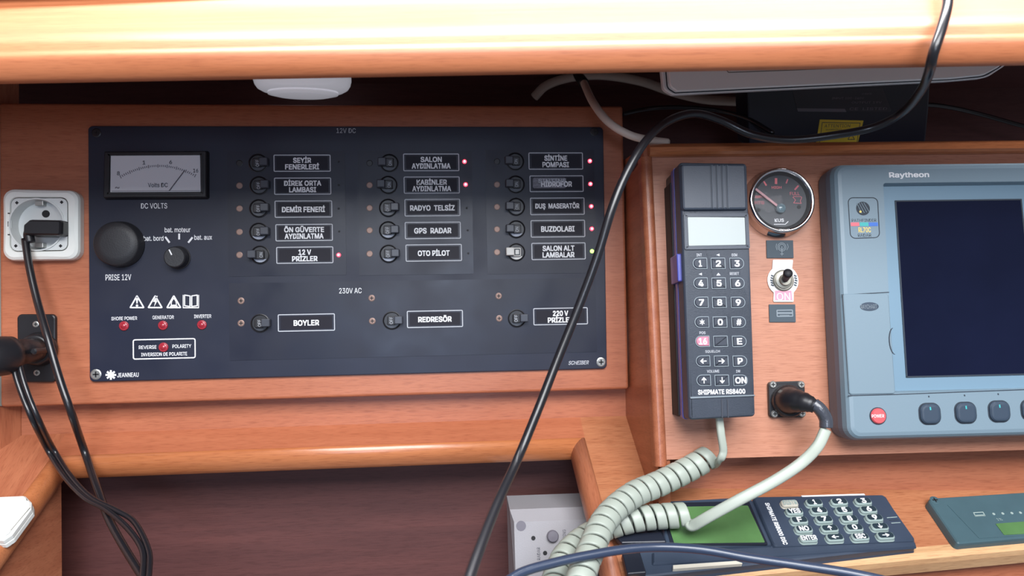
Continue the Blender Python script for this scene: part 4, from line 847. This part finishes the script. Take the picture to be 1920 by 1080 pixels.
# buttons
q = rd.L(1646, 780, RH); pb = rd.add('power_button', lathe(q.x, q.y, [(0.0062, RH), (0.0062, RH + 0.001), (0.0054, RH + 0.0022), (0, RH + 0.0025)], 28), 'redbtn'); rd.text('POWER', 1646, 780, 23, 6, RH + 0.0026, 'print', pb, bold=0.01)
rd.add('button_ring', lathe(q.x, q.y, [(0.0070, RH - 0.0001), (0.0070, RH + 0.0003), (0.0062, RH + 0.0003), (0.0062, RH - 0.0001)], 28, True), 'line', pb)
for x, y in ((1743, 776), (1810, 774), (1873, 771.5), (1934, 769), (1995, 766)):
    r4 = rd.r(x - 20, y - 20, x + 20, y + 20, RH); kk = rd.add('soft_key', prism(r4, 0.0062, [(0.0006, RH - 0.0001), (0.0006, RH + 0.0012), (0.0016, RH + 0.0022), (0.003, RH + 0.0024)], 7), 'softkey')
    rd.add('key_gap', ring(sc_([V(p) for p in r4], -0.0004), 0.0066, 0.0010, RH - 0.0001, RH + 0.0002, 7), 'line', kk)
    rd.bar((x + 1, y - 13), (x + 2, y - 7), 2.5, RH + 0.0024, 'cyan', kk, 'key_mark', 0.0001)
    rd.bar((x - 2, y - 34), (x - 1, y - 31), 2.5, RH, 'line', None, 'soft_key_dot', 0.0001)

# ------------------------------------------------------------------ VHF radio on the ledge
vr = Thing('marine_radio', 'dark slate marine radio with green screen and white-lettered keypad on the sloping ledge', 'radio', LEDGE, 1450, 985)
vh_ = 0.012
vo = vr.q([(1196, 1078), (1722, 1019), (1662, 924), (1150, 944)], vh_)
vr.add('radio_body', prism(vo, 0.002, [(-0.001, 0.0003), (0, 0.003), (0, vh_ - 0.004), (0.0012, vh_ - 0.003)], 4), 'vhf')
b1 = vr.q([(1196, 1030), (1445, 1020), (1405, 932), (1158, 944)], vh_)
vr.add('screen_housing', prism(vr.q([(1250, 1028), (1447, 1020), (1407, 931), (1232, 940)], vh_), 0.001, [(-0.001, vh_ - 0.0035), (0, vh_ - 0.001), (0.0008, vh_)], 3), 'vhf')
vr.add('screen_surround', prism(vr.q([(1258, 1024), (1440, 1022), (1404, 940), (1236, 944)], vh_), 0.001, [(0, vh_), (0, vh_ + 0.0004)], 3), 'vhfdark')
sg_ = vr.add('screen', prism(vr.q([(1264, 1020), (1434, 1018), (1402, 949), (1242, 952)], vh_), 0.0008, [(0, vh_ + 0.0003), (0, vh_ + 0.0008)], 3), 'green')
kp_ = vr.add('keypad_panel', prism(vr.q([(1452, 1024), (1718, 1013), (1657, 927), (1412, 931)], vh_), 0.003, [(-0.001, vh_ - 0.0035), (0, vh_ - 0.001), (0.0008, vh_)], 5), 'vhf')
vr.add('front_lip', prism(vr.q([(1224, 1056), (1719, 1021), (1717, 1013), (1224, 1034)], vh_), 0.0012, [(-0.001, vh_ - 0.004), (0, vh_ - 0.002), (0.0012, vh_ - 0.0005)], 3), 'vhf')
vr.add('hanger_dock', prism(vr.q([(1166, 1018), (1250, 1016), (1240, 996), (1150, 1000)], vh_ + 0.002), 0.001, slab(vh_ - 0.003, vh_ + 0.002, 0.001)), 'vhfdark')
vr.add('side_block', prism(vr.q([(1176, 1078), (1212, 1075), (1200, 1036), (1166, 1038)], vh_), 0.001, slab(vh_ - 0.005, vh_ + 0.001, 0.001)), 'vhfdark')
vr.add('title_strip', prism(vr.q([(1262, 1067), (1395, 1057), (1380, 1052), (1262, 1060)], vh_), 0.0004, [(0, vh_ - 0.003), (0, vh_ + 0.0002)]), 'keybeige', label='beige printed strip')
p_ = vr.text('SHIPMATE RS8000 DSC', 1455, 981, 74, 8, vh_, 'print', kp_, rot=-pi / 2, bold=0.03, name='lettering')
vr.add('top_strip', prism(vr.q([(1504, 932), (1622, 928.5), (1620, 926), (1502, 929.5)], vh_), 0, [(0, vh_ - 0.001), (0, vh_ + 0.0003)]), 'plwhite', label='pale strip along the back edge')
KX = [[(1481, 942), (1527, 941), (1574, 939.5), (1619, 938.5)], [(1490, 957.5), (1536, 956), (1583, 955.5), (1629, 954)], [(1499, 974), (1545.5, 972.5), (1593, 971.5), (1640, 969.5)], [(1507.5, 990.5), (1556, 989.5), (1602.5, 988), (1650, 986)], [(1516.5, 1008), (1566, 1006.5), (1613.5, 1005), (1661, 1003)]]
KT = [['DISTR', '1', '2', '3'], ['YES', '4', '5', '6'], ['F', '7', '8', '9'], ['NO', '↑', '0', '↓'], ['ENTER', '←', 'ESC', '→']]
kh = vh_ + 0.0036
for i in range(5):
    for j in range(4):
        x, y = KX[i][j]; s_ = KT[i][j]
        c_ = vr.L(x, y, kh); hw, hh_ = 0.0072, 0.0034
        be = s_ == 'DISTR'; en = s_ == 'ENTER'
        kk = vr.add('key', prism(rect(c_.x - hw, c_.y - hh_, c_.x + hw, c_.y + hh_), 0.0024, [(-0.0006, vh_ - 0.0002), (0, vh_ + 0.001), (0, kh - 0.0012), (0.0006, kh - 0.0002), (0.0008, kh)], 5), 'keybeige' if be else 'keypale', label='beige distress key' if be else None)
        if not be: vr.add('key_cap', prism(rect(c_.x - hw + 0.0010, c_.y - hh_ + 0.0008, c_.x + hw - 0.0010, c_.y + hh_ - 0.0008), 0.0020, [(0, kh - 0.0002), (0, kh + 0.0002)], 5), 'keycap', kk)
        wd_ = {'DISTR': 26, 'YES': 20, 'NO': 17, 'ENTER': 29, 'ESC': 18, '←': 13, '→': 13, '1': 5}.get(s_, 8)
        vr.text(s_, x, y, wd_, 7.5 if s_ not in '←→' else 5.5, kh + 0.0002, 'print' if not be else 'keypale', kk, bold=0.035)
for k_ in range(3): vr.bar((1663 + k_ * 4, 971 + k_ * 5), (1682 + k_ * 3, 969.5 + k_ * 5.2), 1.4, vh_, 'keypale' if k_ != 1 else 'line', kp_, 'groove', 0.0002)

# instrument at far right
ri = Thing('charge_monitor', 'slate blue battery monitor with small green display on the ledge at far right', 'monitor', LEDGE, 1860, 975)
ih = 0.008
iq = ri.q([(1796, 1019), (2120, 990), (2040, 915), (1738, 934)], ih)
ri.add('monitor_case', prism(iq, [0.002, 0.002, 0.002, 0.005], [(-0.0008, 0.0003), (-0.0004, ih - 0.003), (0, ih - 0.001), (0.001, ih)], 5), 'inst')
screw(ri, 1753, 938, 0.0042, ih, 'inst', up=0.0004)
ri.add('inner_field', prism(ri.q([(1836, 1010), (2100, 992), (2030, 922), (1775, 946)], ih), 0.001, [(0, ih), (0, ih + 0.0003)]), 'inst')
sc2 = ri.add('screen', prism(ri.q([(1882, 1004), (2010, 997), (1985, 974), (1866, 983)], ih), 0.0008, [(0, ih + 0.0003), (0, ih + 0.0008)], 3), 'green')
ri.add('battery_symbol', star2([ring(ri.q([(1828, 969), (1848, 968), (1843, 960), (1824, 961)], ih), 0.0003, 0.0008, ih + 0.0003, ih + 0.0004, 2), ri.barm((1828, 967), (1847, 966), 3, ih + 0.0003, 0.0001)]), 'keypale')
for i, x in enumerate((1863, 1880, 1897, 1913, 1930, 1947)):
    q = ri.L(x, 964 - i * 0.8, ih + 0.0003); ri.add('indicator_lamp', lathe(q.x, q.y, [(0.0012, ih + 0.0002), (0.0012, ih + 0.0007), (0, ih + 0.0008)], 10), 'keypale')
ri.text('1%', 1874, 974, 10, 4, ih + 0.0003, 'keypale', bold=0)

# ------------------------------------------------------------------ alarm box in the niche
AB = Frame((0, 0.0, 0), (cos(radians(-4)), sin(radians(4)) * 0 - 0.02, 0), (-0.02, -1, 0.16))
ab = Thing('buzzer_box', 'light grey plastic box with round button and RADAR lettering inside the niche', 'box', AB, 1040, 1020)
q = ab.q([(966, 1130), (1125, 1120), (1110, 972), (966, 979)])
q[0].x = q[3].x - 0.001; q[1].x = q[2].x + 0.003
bp_ = [(q[0].y, 0), (q[3].y, 0), (q[3].y + 0.010, -0.010), (q[3].y + 0.0185, -0.052), (q[0].y, -0.052)]
ab.add('box_case', loft([[V((x + dx_ * (1 if z_ < -0.001 else 0), y, z_)) for y, z_ in bp_] for x, dx_ in ((q[0].x, -0.003), (q[1].x, 0.003))]), 'alarm')
for x, y, r_, m_ in ((977, 986, 0.0044, 'print_grey'), (1000, 1009, 0.0019, 'blacker'), (1022, 1037, 0.0019, 'blacker'), (1048, 1060, 0.0019, 'blacker')):
    p = ab.L(x, y); ab.add('hole', lathe(p.x, p.y, [(r_, 0.0), (r_, 0.0003), (0, 0.0003)], 20), m_)
p = ab.L(1037, 1006, 0.004); ab.add('push_button', lathe(p.x, p.y, [(0.0052, 0), (0.0052, 0.003), (0.0044, 0.0042), (0, 0.0044)], 24), 'print_grey')
ab.text('RADAR', 1010, 1038, 24, 6, 0.0, 'print_dark', rot=pi / 2, bold=0); ab.text('RING', 1058, 1001, 16, 6, 0.0, 'print_dark', rot=pi / 2, bold=0)

# ------------------------------------------------------------------ small splinters
